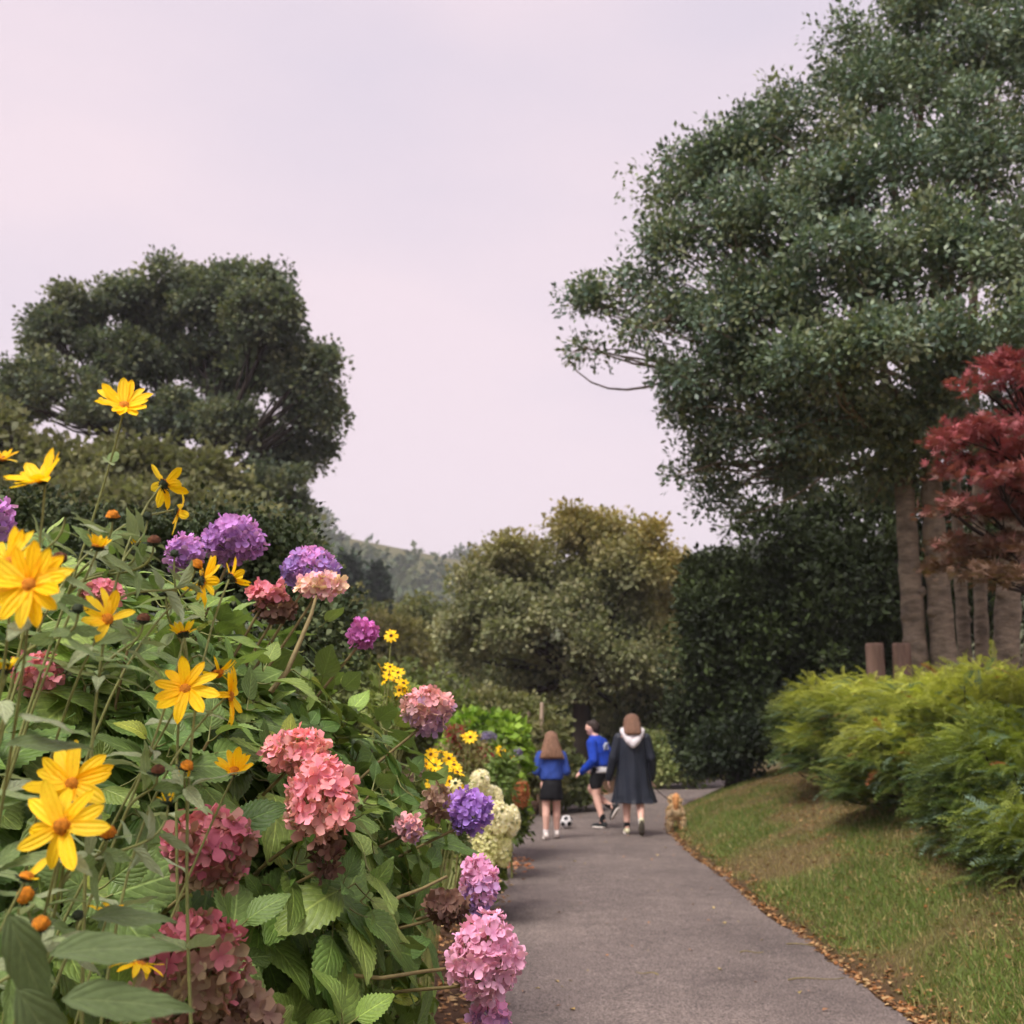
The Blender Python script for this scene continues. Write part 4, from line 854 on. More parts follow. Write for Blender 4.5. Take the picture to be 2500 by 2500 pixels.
for S in SFL:
    gz = float(ground_z(*S['base'])); root = thing('sunflower_plant', S['label'], 'flower', (*S['base'], gz), 'yellow sunflower plants'); b0 = np.array([*S['base'], gz - .03])
    mains = []
    for fdat in sorted(S['fl'], key=lambda q: -q[2]):
        c, f = sunflower(root, *fdat); p3 = c - f * .006; small = fdat[2] < 55 and mains
        if small:
            M_ = [m_[14:22] for m_ in mains]; cand = np.concatenate(M_); cand = cand[cand[:, 2] < p3[2] - .06]
            if len(cand) == 0: cand = M_[0]
            p0 = cand[np.argmin(np.linalg.norm(cand - p3, axis=1))]; lean = p3 - p0
            pts = bez(p0, p0 + lean * .3 + [0, 0, .03], p3 - unit(f * .4 + [0, 0, 1.]) * .4 * np.linalg.norm(lean), p3, 26); w0 = .0026
        else:
            p0 = b0 + np.array([rng.normal() * .11, rng.normal() * .08, 0]); H = p3[2]; lean = p3 - p0
            p2 = p3 - unit(f * .6 + np.array([lean[0] * 1.1, lean[1] * .5, .62]) + rng.normal(size=3) * .12) * .38; p1 = p0 + np.array([lean[0] * .1 + rng.normal() * .07, lean[1] * .15, H * .5])
            pts = bez(p0, p1, p2, p3, 26); mains.append(pts); w0 = .0042
        keep(mk('stem', *tube(pts, np.linspace(w0, .0018, 26), 6, caps=False), M['stem']), root)
        i = (12 if small else 3) + rng.integers(0, 2); a0 = rng.random() * 6.28; q = 0
        while i < 25:
            t_ = unit(pts[min(i + 1, 25)] - pts[i - 1]); e1 = unit(np.cross(t_, [.2, .3, 1.])); e2 = np.cross(t_, e1); fr = i / 25.
            for sgn in (0, math.pi):
                if rng.random() < .15: continue
                a = a0 + q * 1.57 + sgn + rng.normal() * .2; rad = math.cos(a) * e1 + math.sin(a) * e2; d_ = rad * .85 + t_ * (.55 - .4 * rng.random()) + np.array([0, 0, -.1]); n_ = t_ * .9 - rad * .4 + rng.normal(size=3) * .15
                ln = (.155 - .095 * fr) * (.6 if small else 1) * (.75 + .5 * rng.random()); pp = pts[i] + rad * .004
                if abs((pp - CAM) @ unit(c - CAM)) < np.linalg.norm(c - CAM) and fr > .9: continue
                place('leaf', SUNM[rng.integers(0, 3)], root, root, pp, frames(d_[None], n_[None])[0], ln, sg[rng.integers(0, 4)] * (.85 + .3 * rng.random()))
            i += int(2 + rng.integers(1, 3)); q += 1
# the large grey-green leaves at the lower left corner
for px, py, Y, d_, n_, ln in [(120, 2330, 1.3, (1, .2, .12), (.1, -.6, .8), .15), (150, 2440, 1.28, (1, .25, -.05), (.1, -.7, .7), .15), (40, 2410, 1.25, (.5, .2, -.8), (.4, -.8, .3), .15), (60, 1965, 1.4, (1, .3, .05), (0, -.5, .85), .10), (10, 1820, 1.4, (1, .2, .1), (0, -.5, .85), .11), (220, 2240, 1.45, (1, .1, .06), (0, -.55, .85), .11), (20, 2230, 1.3, (.4, .1, -.9), (.4, -.8, .2), .14)]:
    place('leaf', SUNM[0], root, root, P(px, py, Y), frames(np.array([d_], float), np.array([n_], float))[0], ln * .95, sg[0] * .5)

# dark clipped evergreen behind the hydrangeas
root_l = [lobe(690, 1420, 110, 130, 6.3, depth=.5), lobe(560, 1400, 140, 130, 6.3, depth=.5), lobe(390, 1400, 150, 120, 6.2, depth=.5), lobe(240, 1390, 150, 120, 6.2, depth=.5), lobe(80, 1370, 150, 150, 6.2, depth=.5), lobe(780, 1560, 110, 130, 6.1, depth=.5)]
tree('evergreen_shrub', 'dark small-leaved evergreen shrub behind the mauve hydrangea heads', (-1.9, 6.4, .1), (-1.9, 6.4, 1.3), .05, root_l, 900, 42, .11, .035, [srgb(48, 60, 40), srgb(66, 80, 48), srgb(84, 92, 58)], M['leaf_dark'], M['bark_dark'], WIDELEAF, shell=.3, per_lobe=6, limb_r=.02, cat='shrub')

# ---------------------------------------------------------------- the border beyond
def small_bush(name, label, base, lobes, n, per, csize, lsize, pal, tpl=WIDELEAF, mat='leaf_far', cat='shrub', group=None, stem_r=.012, up=.6, shell=.35, ret=False):
    root = thing(name, label, cat, (base[0], base[1], float(ground_z(base[0], base[1]))), group); b0 = np.array(root.location)
    cs, nn, li = blob_points(lobes, n, shell); cs[:, 2] = np.maximum(cs[:, 2], .06)
    V, Fa, tv, _ = leaf_clusters(cs, nn, per, csize, lsize, pal, tpl, up=up); stuff(keep(mk('foliage', V, Fa, M[mat], tint=tv, smooth=False), root))
    parts = []
    for j in rng.permutation(len(cs))[:40]:
        e = cs[j]; st = b0 + [rng.normal() * .08, rng.normal() * .08, -.03]; parts.append(tube(bez(st, st + [0, 0, .4 * e[2]], e - (e - st) * .3, e, 7), np.linspace(stem_r, stem_r * .4, 7), 4, caps=False))
    stuff(keep(mk('stems', *merge(parts), M['stem']), root)); return root

def rud_mesh(npet, cols, disc_r, cup):
    parts, t, mi = [], [], []
    Vp, Fp, Up = petal_tpl(-.15, .2, 1)
    for k in range(npet):
        a = k * 6.283 / npet + rng.normal() * .08; rad = np.array([math.cos(a), math.sin(a), 0]); d_ = rad + [0, 0, cup + rng.normal() * .08]; V, Fa, _, _ = scatter(Vp[::1], Fp, rad[None] * .15, frames(d_[None], np.array([[0, 0, 1.]])), np.array([.85]))
        parts.append((V, Fa)); t.append(np.repeat(cols[rng.integers(0, len(cols))][None] * (.9 + .2 * rng.random()), len(V), 0)); mi += [0] * len(Fa)
    V, Fa = dome(disc_r, disc_r * .8, 5, 10); parts.append((V, Fa)); t.append(np.zeros((len(V), 3))); mi += [1] * len(Fa)
    V, Fa = merge(parts); return V, Fa, np.concatenate(t), mi
RUD = []
for v in range(3):
    V, Fa, t, mi = rud_mesh(11, YEL, .24, .05 + .12 * v); o = mk('flower', V, Fa, None, mats=[M['petal_attr'], M['disc_brown']], midx=mi, tint=t); RUD.append(o.data); bpy.data.objects.remove(o)
V, Fa, t, mi = rud_mesh(9, np.array([srgb(236, 226, 170), srgb(226, 214, 150)]), .26, -.25); o = mk('flower', V, Fa, None, mats=[M['petal_attr'], M['calyx']], midx=mi, tint=t); PALE = o.data; bpy.data.objects.remove(o)

def flowers(root, pts, Y, dpx, meshes, face=(.15, -.75, .65), jit=.35, stem_to=None, dj=.25):
    for px, py in pts:
        Yk = Y + rng.uniform(-dj, dj); c = P(px, py, Yk); f = unit(np.array(face) + rng.normal(size=3) * jit); side = unit(np.cross(f, [.1, .1, 1.])); Rm = np.stack([side, np.cross(f, side) * -1 * -1, f], -1)
        place('flower', meshes[rng.integers(0, len(meshes))], root, root, c, Rm, dpx * Yk / F / 2 * (.85 + .3 * rng.random()))
        b0 = np.array(root.location); st = b0 + (c - b0) * np.array([.6, .6, 0]); keep(mk('stem', *tube(bez(st, st + [0, 0, c[2] * .5], c - [0, 0, .15], c - f * .004, 8), [.003] * 8, 4, caps=False), M['stem']), root)

Y = 5.9
r1 = small_bush('coneflower_clump', 'clump of yellow dark-eyed coneflowers right of the pink hydrangea leaves', (-.62, Y), [lobe(1060, 2000, 60, 90, Y + .2, depth=.2), lobe(1095, 2040, 35, 90, Y + .2, depth=.15)], 90, 22, .08, .05, [srgb(110, 126, 66), srgb(134, 142, 84), srgb(92, 110, 58)], QUADLEAF, group='yellow coneflowers')
flowers(r1, [(1052, 1842), (1078, 1838), (1096, 1852), (1108, 1868), (1090, 1880), (1062, 1868), (1116, 1886), (1068, 1895), (1098, 1908), (1120, 1925), (1084, 1930), (1058, 1915), (1106, 1952), (1128, 1960), (1040, 1865), (1058, 1945)], Y - .2, 42, RUD)
flowers(r1, [(1078, 1905), (1100, 1930), (1064, 1935), (1112, 1912), (1086, 1958), (1048, 1972), (1120, 1985)], Y - .2, 32, [PALE], jit=.5)
r2 = small_bush('coneflower_clump', 'small clump of yellow coneflowers showing above the top right hydrangea leaves', (-.85, 5.6), [lobe(955, 1740, 45, 60, 5.8, depth=.2)], 60, 22, .08, .05, [srgb(110, 126, 66), srgb(134, 142, 84)], QUADLEAF, group='yellow coneflowers')
flowers(r2, [(930, 1634), (952, 1628), (972, 1642), (962, 1662), (985, 1668), (975, 1685), (992, 1690), (950, 1648), (965, 1702), (955, 1552), (940, 1660)], 5.6, 36, RUD)
r3 = small_bush('coneflower_clump', 'two yellow coneflowers far along the border, above the white heads', (-.45, 9.6), [lobe(1225, 1905, 28, 60, 9.6, depth=.2)], 50, 20, .08, .06, [srgb(96, 118, 60), srgb(120, 134, 76)], QUADLEAF, group='yellow coneflowers')
flowers(r3, [(1222, 1834), (1242, 1850), (1138, 1796), (1232, 1842), (1148, 1800)], 9.6, 34, RUD, dj=.05)

Y = 10.2   # red flowered clump
r4 = small_bush('red_flowered_clump', 'clump of small red flower clusters between the yellow and green border plants', (-.72, Y), [lobe(1120, 1850, 45, 55, 10.2, depth=.3), lobe(1165, 1880, 35, 45, 10.2, depth=.3), lobe(1100, 1930, 45, 70, 10.2, depth=.3)], 130, 22, .10, .05, [srgb(122, 112, 74), srgb(140, 126, 92), srgb(104, 108, 62)], QUADLEAF, cat='flower')
for px, py, r in [(1112, 1782, 20), (1108, 1806, 14), (1150, 1842, 15), (1180, 1842, 20), (1188, 1852, 12), (1135, 1898, 10), (1160, 1870, 9), (1120, 1830, 10)]:
    c = P(px, py, Y); cs = c + np.clip(rng.normal(size=(26, 3)), -1.5, 1.5) * r * Y / F * np.array([.6, .5, .45]); V, Fa, tv, _ = leaf_clusters(cs, unit(cs - c), 8, .02, .022, [srgb(176, 58, 72), srgb(150, 48, 60), srgb(196, 92, 96)], WIDELEAF); stuff(keep(mk('flower_cluster', V, Fa, M['maple'], tint=tv, smooth=False), r4))
    st = np.array([c[0], c[1], .1]); keep(mk('stem', *tube(np.array([st, (st + c) / 2 + rng.normal(size=3) * .01, c]), [.004, .003, .003], 4, caps=False), M['stem']), r4)

def cluster_head(root, px, py, rx, ry, Y, cols, fl=.02, n=240, name='flower_head'):
    c = P(px, py, Y); s = Y / F; R3 = np.array([rx * s, rx * s, ry * s]); d_ = rand_dirs(n); pos = c + d_ * R3 * (.88 + .18 * rng.random((n, 1))) ; nn = unit(d_ / R3 + rng.normal(size=d_.shape) * 2); T = FLO[1]
    cols = np.array(cols); V, Fa, tv, U = scatter(T[0], T[1], pos, frames(unit(np.cross(nn, rand_dirs(n))), nn), np.full(n, fl) * (.8 + .5 * rng.random(n)), cols[rng.integers(0, len(cols), n)] * (.88 + .24 * rng.random((n, 1))), T[2])
    keep(mk(name, V, Fa, M['floret_attr'], tint=tv, luv=U), root); b0 = np.array(root.location); st = b0 + (c - b0) * np.array([.4, .4, 0])
    keep(mk('stem', *tube(bez(st, st + [0, 0, c[2] * .5], c - [.05, .05, .15], c, 8), [.006] * 8, 5, caps=False), M['woodstem']), root)
Y = 9.2
wht = [srgb(240, 234, 204), srgb(232, 226, 188), srgb(242, 238, 218)]; grn = [srgb(226, 224, 172), srgb(216, 216, 156), srgb(230, 226, 182)]
r5 = small_bush('white_hydrangea', 'hydrangea with creamy white cone heads spilling onto the path edge', (-.5, Y), [lobe(1165, 2030, 36, 80, Y + .3, depth=.25), lobe(1195, 2080, 28, 60, Y + .3, depth=.2), lobe(1165, 2130, 30, 60, Y + .2, depth=.2)], 100, 18, .10, .08, [srgb(116, 130, 64), srgb(140, 146, 76), srgb(96, 114, 56)])
for h in [(1172, 1905, 22, 24, wht), (1158, 1940, 26, 30, wht), (1200, 1952, 26, 32, wht), (1218, 1995, 28, 36, wht), (1180, 1990, 28, 34, wht), (1250, 2004, 18, 34, wht), (1205, 2040, 28, 34, grn), (1190, 2065, 36, 40, grn), (1228, 2070, 20, 42, grn), (1150, 2040, 28, 36, wht), (1180, 2108, 26, 34, grn), (1135, 1985, 24, 26, wht)]: cluster_head(r5, h[0], h[1], h[2], h[3], Y - .25 + rng.uniform(-.12, .12), h[4], fl=.026, n=300)

Y = 13
r6 = small_bush('lime_hydrangea', 'bright lime green hydrangea bush beside the girl', (-.75, Y), [lobe(1165, 1795, 55, 38, Y, depth=.5), lobe(1225, 1810, 45, 40, Y, depth=.5), lobe(1200, 1890, 60, 60, Y, depth=.5), lobe(1250, 1885, 25, 55, Y, depth=.3), lobe(1238, 1970, 35, 50, Y, depth=.3), lobe(1140, 1860, 50, 60, Y, depth=.4)], 360, 24, .13, .10, [srgb(128, 158, 52), srgb(146, 172, 66), srgb(106, 138, 48), srgb(90, 120, 46)])
gv = [srgb(132, 122, 158), srgb(116, 108, 142), srgb(150, 140, 166)]; gb = [srgb(108, 92, 104), srgb(126, 108, 112), srgb(92, 80, 92)]
for h in [(1192, 1800, 20, 13, gv), (1244, 1876, 24, 18, gb), (1264, 1838, 10, 10, gv)]: cluster_head(r6, h[0], h[1], h[2], h[3], Y - .75, h[4], fl=.03, n=170)
r7 = small_bush('faded_hydrangea', 'low bush with one large rusty brown seed head by the path', (-.25, 11.6), [lobe(1252, 2010, 26, 40, 11.6, depth=.2), lobe(1235, 1970, 30, 40, 11.6, depth=.2)], 70, 20, .11, .08, [srgb(84, 100, 48), srgb(104, 118, 56), srgb(70, 86, 44)])
cluster_head(r7, 1272, 1938, 20, 32, 11.3, [srgb(160, 98, 58), srgb(140, 84, 52), srgb(176, 116, 74)], fl=.03, n=240, name='seed_head')

# planting beyond, at the bend
for lab, bx, Yb, LB, pal, nm in [
   ('dry grassy shrub mass behind the girl, left of the round tree trunk', .0, 19, [lobe(1300, 1830, 70, 80, 19, depth=.7), lobe(1220, 1760, 90, 50, 19.5, depth=.7), lobe(1335, 1810, 34, 60, 20, depth=.5), lobe(1320, 1900, 50, 50, 19, depth=.5)], [srgb(104, 106, 68), srgb(90, 96, 58), srgb(124, 120, 82)], 'border_shrub'),
   ('small low bush at the path edge between the girl and the boy', .72, 19.5, [lobe(1395, 1915, 38, 38, 19.5, depth=.4)], [srgb(96, 106, 66), srgb(112, 118, 78)], 'low_shrub'),
   ('pale variegated shrub behind the woman at the bend', 3.2, 25.5, [lobe(1640, 1880, 70, 40, 25.5, depth=.6), lobe(1700, 1860, 70, 50, 26, depth=.6), lobe(1590, 1850, 60, 50, 26, depth=.6)], [srgb(120, 128, 78), srgb(160, 160, 108), srgb(84, 96, 56)], 'variegated_shrub'),
   ('olive shrub closing the view behind the boy and woman', 2.0, 27, [lobe(1540, 1850, 70, 70, 28.6, depth=.8), lobe(1610, 1780, 90, 70, 28, depth=.8), lobe(1700, 1780, 70, 70, 27, depth=.8), lobe(1500, 1780, 80, 80, 30.5, depth=.6), lobe(1380, 1790, 70, 70, 31, depth=.6)], [srgb(74, 80, 48), srgb(92, 96, 58), srgb(60, 68, 42)], 'border_shrub'),
   ('dark low shrub under the yews at the top of the bank', 5.4, 21, [lobe(1790, 1830, 100, 60, 20, depth=.6), lobe(1880, 1800, 110, 60, 19.4, depth=.6), lobe(1990, 1780, 110, 90, 18.8, depth=.6), lobe(2110, 1740, 120, 100, 18.5, depth=.6), lobe(1720, 1860, 50, 40, 21, depth=.5), lobe(1740, 1850, 60, 60, 20.3, depth=.4), lobe(1800, 1860, 70, 50, 20.2, depth=.4), lobe(1690, 1830, 50, 60, 21, depth=.4)], [srgb(44, 54, 36), srgb(56, 66, 42), srgb(36, 46, 32)], 'dark_shrub'),
   ('mixed green shrubs filling the bed left of the dry grasses', -2.6, 17, [lobe(1080, 1800, 110, 90, 17, depth=.8), lobe(960, 1760, 120, 110, 16, depth=.8), lobe(850, 1740, 120, 110, 15, depth=.8)], [srgb(96, 106, 58), srgb(112, 118, 68), srgb(82, 92, 52)], 'border_shrub')]:
    small_bush(nm, lab, (bx, Yb), LB, 480, 32, .19, .095, pal, stem_r=.015)
# stakes in the dry planting
for px, y0, Yk, lab in [(1320, 1715, 18.6, 'tall grey wooden stake above the girl'), (1288, 1738, 19.2, 'shorter pale stake left of the tall one'), (1262, 1745, 18.9, 'leftmost short stake among the dry stems')]:
    c = P(px, y0, Yk); o = mk('garden_stake', *tube([(0, 0, -.1), (0, 0, c[2] * .5), (.02, 0, c[2] - .03), (.02, 0, c[2])], [.035, .034, .032, .022], 8, wob=.1), surf('stake_wood', srgb(158, 138, 118), .85, .25, 6, .3, 20, stretch=(4, 4, .5))); o.location = (c[0], Yk, 0); tag(o, lab, 'stake', 'stakes in the border')

# ---------------------------------------------------------------- people, ball and dog on the path
def capsules(chains, ells=(), seg=12):
    """tapered limbs as chains of (x, y, z, r) plus ellipsoids (c, r): overlapping closed pieces, fused by a remesh into one skin"""
    parts = []
    def ball(c, r3):
        V, Fq = dome(1, 1, 6, seg); V2 = V * [1, 1, -1]; F2 = Fq[:, ::-1]; a, b_ = merge([(V, Fq), (V2, F2)]); parts.append((a * np.array(r3) + np.array(c), b_))
    for ch in chains:
        for i in range(len(ch)):
            ball(ch[i][:3], (ch[i][3],) * 3)
            if i: parts.append(tube(np.array([ch[i - 1][:3], ch[i][:3]]), [ch[i - 1][3], ch[i][3]], seg))
    for c, r3 in ells: ball(c, r3)
    return merge(parts)
def skin(name, VF, mat, parent, vox=.011, smooth=3):
    o = mk(name, *VF, mat, parent=parent); md = o.modifiers.new('fuse', 'REMESH'); md.mode = 'VOXEL'; md.voxel_size = vox; md.use_smooth_shade = True
    if smooth: sm = o.modifiers.new('soft', 'SMOOTH'); sm.factor = .5; sm.iterations = smooth
    return o
def loft(rings, k=28, close=True):
    """rings of (z, cx, cy, rx, ry, wave amplitude, wave count, phase)"""
    V, Fq = [], []
    for (z, cx, cy, rx, ry, wa, wn, ph) in rings:
        for j in range(k): a = j * 6.283185 / k; q = 1 + wa * math.sin(wn * a + ph); V.append((cx + math.cos(a) * rx * q, cy + math.sin(a) * ry * q, z))
    n = len(rings)
    for i in range(n - 1):
        for j in range(k): m_ = (j + 1) % k; Fq.append((i * k + j, i * k + m_, (i + 1) * k + m_, (i + 1) * k + j))
    if close:
        for b0, rev in ((0, True), ((n - 1) * k, False)):
            for j in range(1, k // 2): f = (b0 + j - 1, b0 + j, b0 + k - 1 - j, b0 + k - j if k - j < k else b0); f = (b0 + (j - 1), b0 + j, b0 + (k - 1 - j) , b0 + (k - j) % k); Fq.append(f[::-1] if rev else f)
    return np.array(V, float), np.array(Fq)
def hand(w_, d_, side, spread=.0, curl=.5, s=1.0):
    """palm and five bent fingers from wrist w_ along d_; side = thumb side vector"""
    w_, d_, side = np.array(w_, float), unit(np.array(d_, float)), unit(np.array(side, float)); nrm = unit(np.cross(d_, side)); ch = []
    for k, (o_, l) in enumerate([(.028, .068), (.010, .078), (-.009, .072), (-.027, .056)]):
        p0 = w_ + d_ * .075 * s + side * o_ * s; p1 = p0 + (d_ + nrm * curl * .4) * l * .5 * s; p2 = p1 + (d_ * .7 + nrm * curl) * l * .5 * s
        ch.append([(*(w_ + side * o_ * .6 * s), .013 * s), (*p0, .0105 * s), (*p1, .0088 * s), (*p2, .0072 * s)])
    t0 = w_ + d_ * .02 * s + side * .02 * s; t1 = t0 + (d_ * .5 + side * .8) * .04 * s; t2 = t1 + (d_ + nrm * .3) * .032 * s
    ch.append([(*t0, .013 * s), (*t1, .0105 * s), (*t2, .0082 * s)]); return ch
def head(c, s, look):
    """skull, jaw, nose, ears; look = unit facing vector in the plane"""
    c = np.array(c, float); f = unit(np.array(look, float)); rt = unit(np.cross(f, [0, 0, 1.])); u = np.cross(rt, f)
    e = [(c, (.074 * s, .074 * s, .102 * s)), (c + f * .028 * s - u * .045 * s, (.056 * s, .056 * s, .06 * s)), (c + f * .012 * s + u * .02 * s, (.072 * s, .08 * s, .085 * s))]
    ch = [[(*(c + f * .082 * s + u * .012 * s), .010 * s), (*(c + f * .098 * s - u * .022 * s), .014 * s)], [(*(c + f * .084 * s - u * .052 * s - rt * .016 * s), .009 * s), (*(c + f * .088 * s - u * .052 * s), .010 * s), (*(c + f * .084 * s - u * .052 * s + rt * .016 * s), .009 * s)],
          [(*(c + f * .070 * s - u * .088 * s), .022 * s), (*(c + f * .05 * s - u * .08 * s), .03 * s)], [(*(c + f * .078 * s + u * .035 * s - rt * .03 * s), .010 * s), (*(c + f * .078 * s + u * .035 * s + rt * .03 * s), .010 * s)]]
    for q in (-1, 1): ch.append([(*(c + rt * q * .076 * s - f * .008 * s + u * .015 * s), .014 * s), (*(c + rt * q * .078 * s - f * .006 * s - u * .018 * s), .011 * s)])
    eyes = [c + f * .084 * s + u * .012 * s + rt * q * .030 * s for q in (-1, 1)]
    return ch, e, eyes
def eyeballs(eyes, s, parent):
    for e in eyes: mk('eye', *(lambda V: (V[0] + e, V[1]))(capsules([[(0, 0, 0, .009 * s)]])), MP['eye'], parent=parent)
def shoe(a, d_, L_, mat_u, mat_s, parent, pitch=0, s=1.0, name='shoe'):
    """shoe under ankle point a, pointing along d_; pitch > 0 lifts the heel about the toe"""
    d_ = unit(np.array([d_[0], d_[1], 0.])); sd = np.array([-d_[1], d_[0], 0]); u = np.array([0, 0, 1.]); cp, sp_ = math.cos(pitch), math.sin(pitch); dd = d_ * cp - u * sp_; uu = u * cp + d_ * sp_
    a = np.array(a, float); h = .085 * s; o = a - uu * h
    def at(f, r_, z): return tuple(o + dd * f * L_ + sd * r_ + uu * z)
    ch = [[(*at(-.22, 0, .045 * s), .036 * s), (*at(.1, 0, .045 * s), .036 * s), (*at(.42, 0, .034 * s), .034 * s), (*at(.66, 0, .028 * s), .026 * s)], [(*at(-.1, 0, .05 * s), .036 * s), (*at(-.04, 0, .095 * s), .034 * s)]]
    up_ = skin(name, capsules(ch), mat_u, parent, .008, 2)
    V, Fq = [], []; k = 20
    for z in (0, .022 * s):
        for j in range(k):
            t = j * 6.283 / k; f = .22 + math.cos(t) * .50; wd = (.040 + .008 * math.cos(t - .4)) * s; V.append(at(f, math.sin(t) * wd, z))
    for j in range(k): m_ = (j + 1) % k; Fq.append((j, m_, k + m_, k + j))
    for j in range(1, k // 2): Fq.append(((k - j) % k, k - 1 - j, j, j - 1)); Fq.append((k + j - 1, k + j, k + k - 1 - j, k + (k - j) % k))
    mk('sole', np.array(V), np.array(Fq), mat_s, parent=up_); return up_

MP = {k: surf(k, srgb(*c), r, v, sc_, b_, bs) for k, c, r, v, sc_, b_, bs in [
    ('skin', (232, 184, 166), .55, .08, 12, 0, 40), ('eye', (30, 24, 22), .2, .1, 10, 0, 40), ('hair_brown', (128, 94, 74), .5, .35, 30, .6, 60), ('hair_dark', (52, 40, 34), .55, .3, 60, .6, 120), ('hair_long', (140, 104, 82), .5, .35, 26, .6, 60),
    ('cardigan', (52, 78, 158), .85, .18, 18, .4, 40), ('sweatshirt', (26, 64, 172), .8, .18, 10, .4, 22), ('black_cloth', (22, 22, 26), .8, .2, 20, .3, 40), ('white_cloth', (226, 222, 222), .8, .08, 20, .2, 60), ('coat', (52, 56, 64), .42, .22, 5, .5, 9), ('hood', (222, 214, 216), .8, .08, 20, .3, 60),
    ('white_shoe', (222, 210, 204), .6, .1, 30, 0, 40), ('cream_shoe', (212, 206, 172), .6, .12, 30, 0, 40), ('black_shoe', (32, 34, 36), .6, .2, 30, 0, 40), ('sole_pale', (226, 214, 206), .7, .1, 40, .3, 60), ('sole_dark', (84, 78, 66), .8, .25, 60, .4, 60), ('sock', (232, 224, 224), .85, .05, 40, .2, 90), ('print', (198, 206, 224), .8, .25, 60, 0, 60), ('lead', (40, 36, 38), .6, .1, 40, 0, 50)]}
for k_, c_ in (('hair_brown', (128, 94, 74)), ('hair_long', (142, 106, 84))): MP[k_] = surf(k_ + '_strands', srgb(*c_), .45, .5, 40, 1.0, 40, stretch=(2.5, 2.5, .12), bdist=.02)
MP['coat'] = surf('waxed_coat', srgb(40, 44, 54), .34, .25, 4, 1.0, 5, stretch=(3, 3, .5), bdist=.03)
MP['sweatshirt'] = surf('sweatshirt_cloth', srgb(26, 64, 172), .8, .2, 10, 1.0, 11, bdist=.03)
MP['cardigan'] = surf('cardigan_knit', srgb(52, 78, 158), .85, .2, 12, 1.0, 12, stretch=(1.5, 1.5, .7), bdist=.03)

def person(label, px, py, heading):
    p = ground_hit(px, py); u = float((p[0] - left_edge(p[1])) / 2.37); r = thing('person', label, 'person', (p[0], p[1], .006 + .03 * max(0, math.sin(math.pi * u)))); r.rotation_euler = (0, 0, heading); return r, p

# girl: seen from behind, long hair, blue cardigan, black skirt, hands held together in front
g, gp = person('girl with long brown hair in blue cardigan and black skirt', 1347, 2050, 0.05)
hc, he, eyes = head((0, .02, 1.255), .94, (0, 1, -.12))
legs = [[(-.072, 0, .70, .075), (-.07, .005, .42, .052), (-.072, -.012, .30, .050), (-.075, 0, .09, .033), (-.075, .015, .075, .033)], [(.066, .02, .70, .075), (.07, .05, .42, .052), (.072, .05, .30, .050), (.076, .09, .10, .033), (.077, .105, .085, .033)]]
arms = [[(-.15, 0, 1.075, .045), (-.192, -.02, .86, .036), (-.10, .15, .84, .028), (-.055, .19, .855, .022)], [(.15, 0, 1.075, .045), (.192, -.02, .86, .036), (.10, .15, .84, .028), (.055, .19, .855, .022)]]
skin('body', capsules(legs + arms + [[(0, .01, 1.20, .045), (0, 0, 1.10, .05)], [(-.12, 0, 1.07, .06), (.12, 0, 1.07, .06)], [(0, 0, 1.05, .095), (0, 0, .85, .09), (0, 0, .72, .11)]] + hc + hand((-.055, .19, .855), (.9, .5, .1), (0, .2, 1), s=.8) + hand((.055, .19, .855), (-.9, .5, .1), (0, .2, 1), s=.8), he), MP['skin'], g, .008)
eyeballs(eyes, .94, g)
cd_ = loft([(.765, 0, 0, .150, .115, .03, 7, 0), (.80, 0, 0, .158, .118, .03, 6, 1), (.90, 0, 0, .150, .112, .02, 5, 2), (1.0, 0, 0, .150, .11, .01, 4, 0), (1.07, 0, 0, .145, .10, 0, 3, 0), (1.115, 0, 0, .10, .085, 0, 3, 0), (1.14, 0, .005, .06, .06, 0, 3, 0)])
skin('cardigan', merge([cd_, capsules([[(-.145, 0, 1.07, .062), (-.198, -.025, .865, .056), (-.115, .14, .845, .044), (-.085, .17, .85, .036)], [(.145, 0, 1.07, .062), (.198, -.025, .865, .056), (.115, .14, .845, .044), (.085, .17, .85, .036)]])]), MP['cardigan'], g, .009, 2)
mk('skirt', *loft([(.50, 0, .02, .152, .130, .035, 9, 0), (.56, 0, .015, .150, .126, .03, 9, .2), (.68, 0, 0, .140, .115, .015, 9, .3), (.80, 0, 0, .125, .10, 0, 9, 0)], 36), MP['black_cloth'], parent=g)
hr = loft([(1.03, 0, -.115, .152, .022, .09, 9, 0), (1.07, 0, -.11, .150, .034, .07, 9, .4), (1.14, 0, -.08, .130, .055, .05, 8, .8), (1.22, 0, -.035, .110, .085, .03, 8, 1), (1.29, 0, -.005, .092, .095, .02, 7, 1), (1.345, 0, .005, .080, .088, .02, 6, 0), (1.378, 0, .01, .045, .05, 0, 5, 0), (1.385, 0, .01, .015, .015, 0, 5, 0)], 40)
mk('hair', *hr, MP['hair_long'], parent=g)
for x, y, lift in ((-.075, .0, 0), (.077, .09, .01)):
    skin('sock', capsules([[(x, y, .085 + lift, .038), (x, y, .125 + lift, .038)]]), MP['sock'], g, .008, 1)
    shoe((x, y, .088 + lift), (x * .8, 1), .17, MP['white_shoe'], MP['sole_pale'], g, .10 if lift else 0, .95)

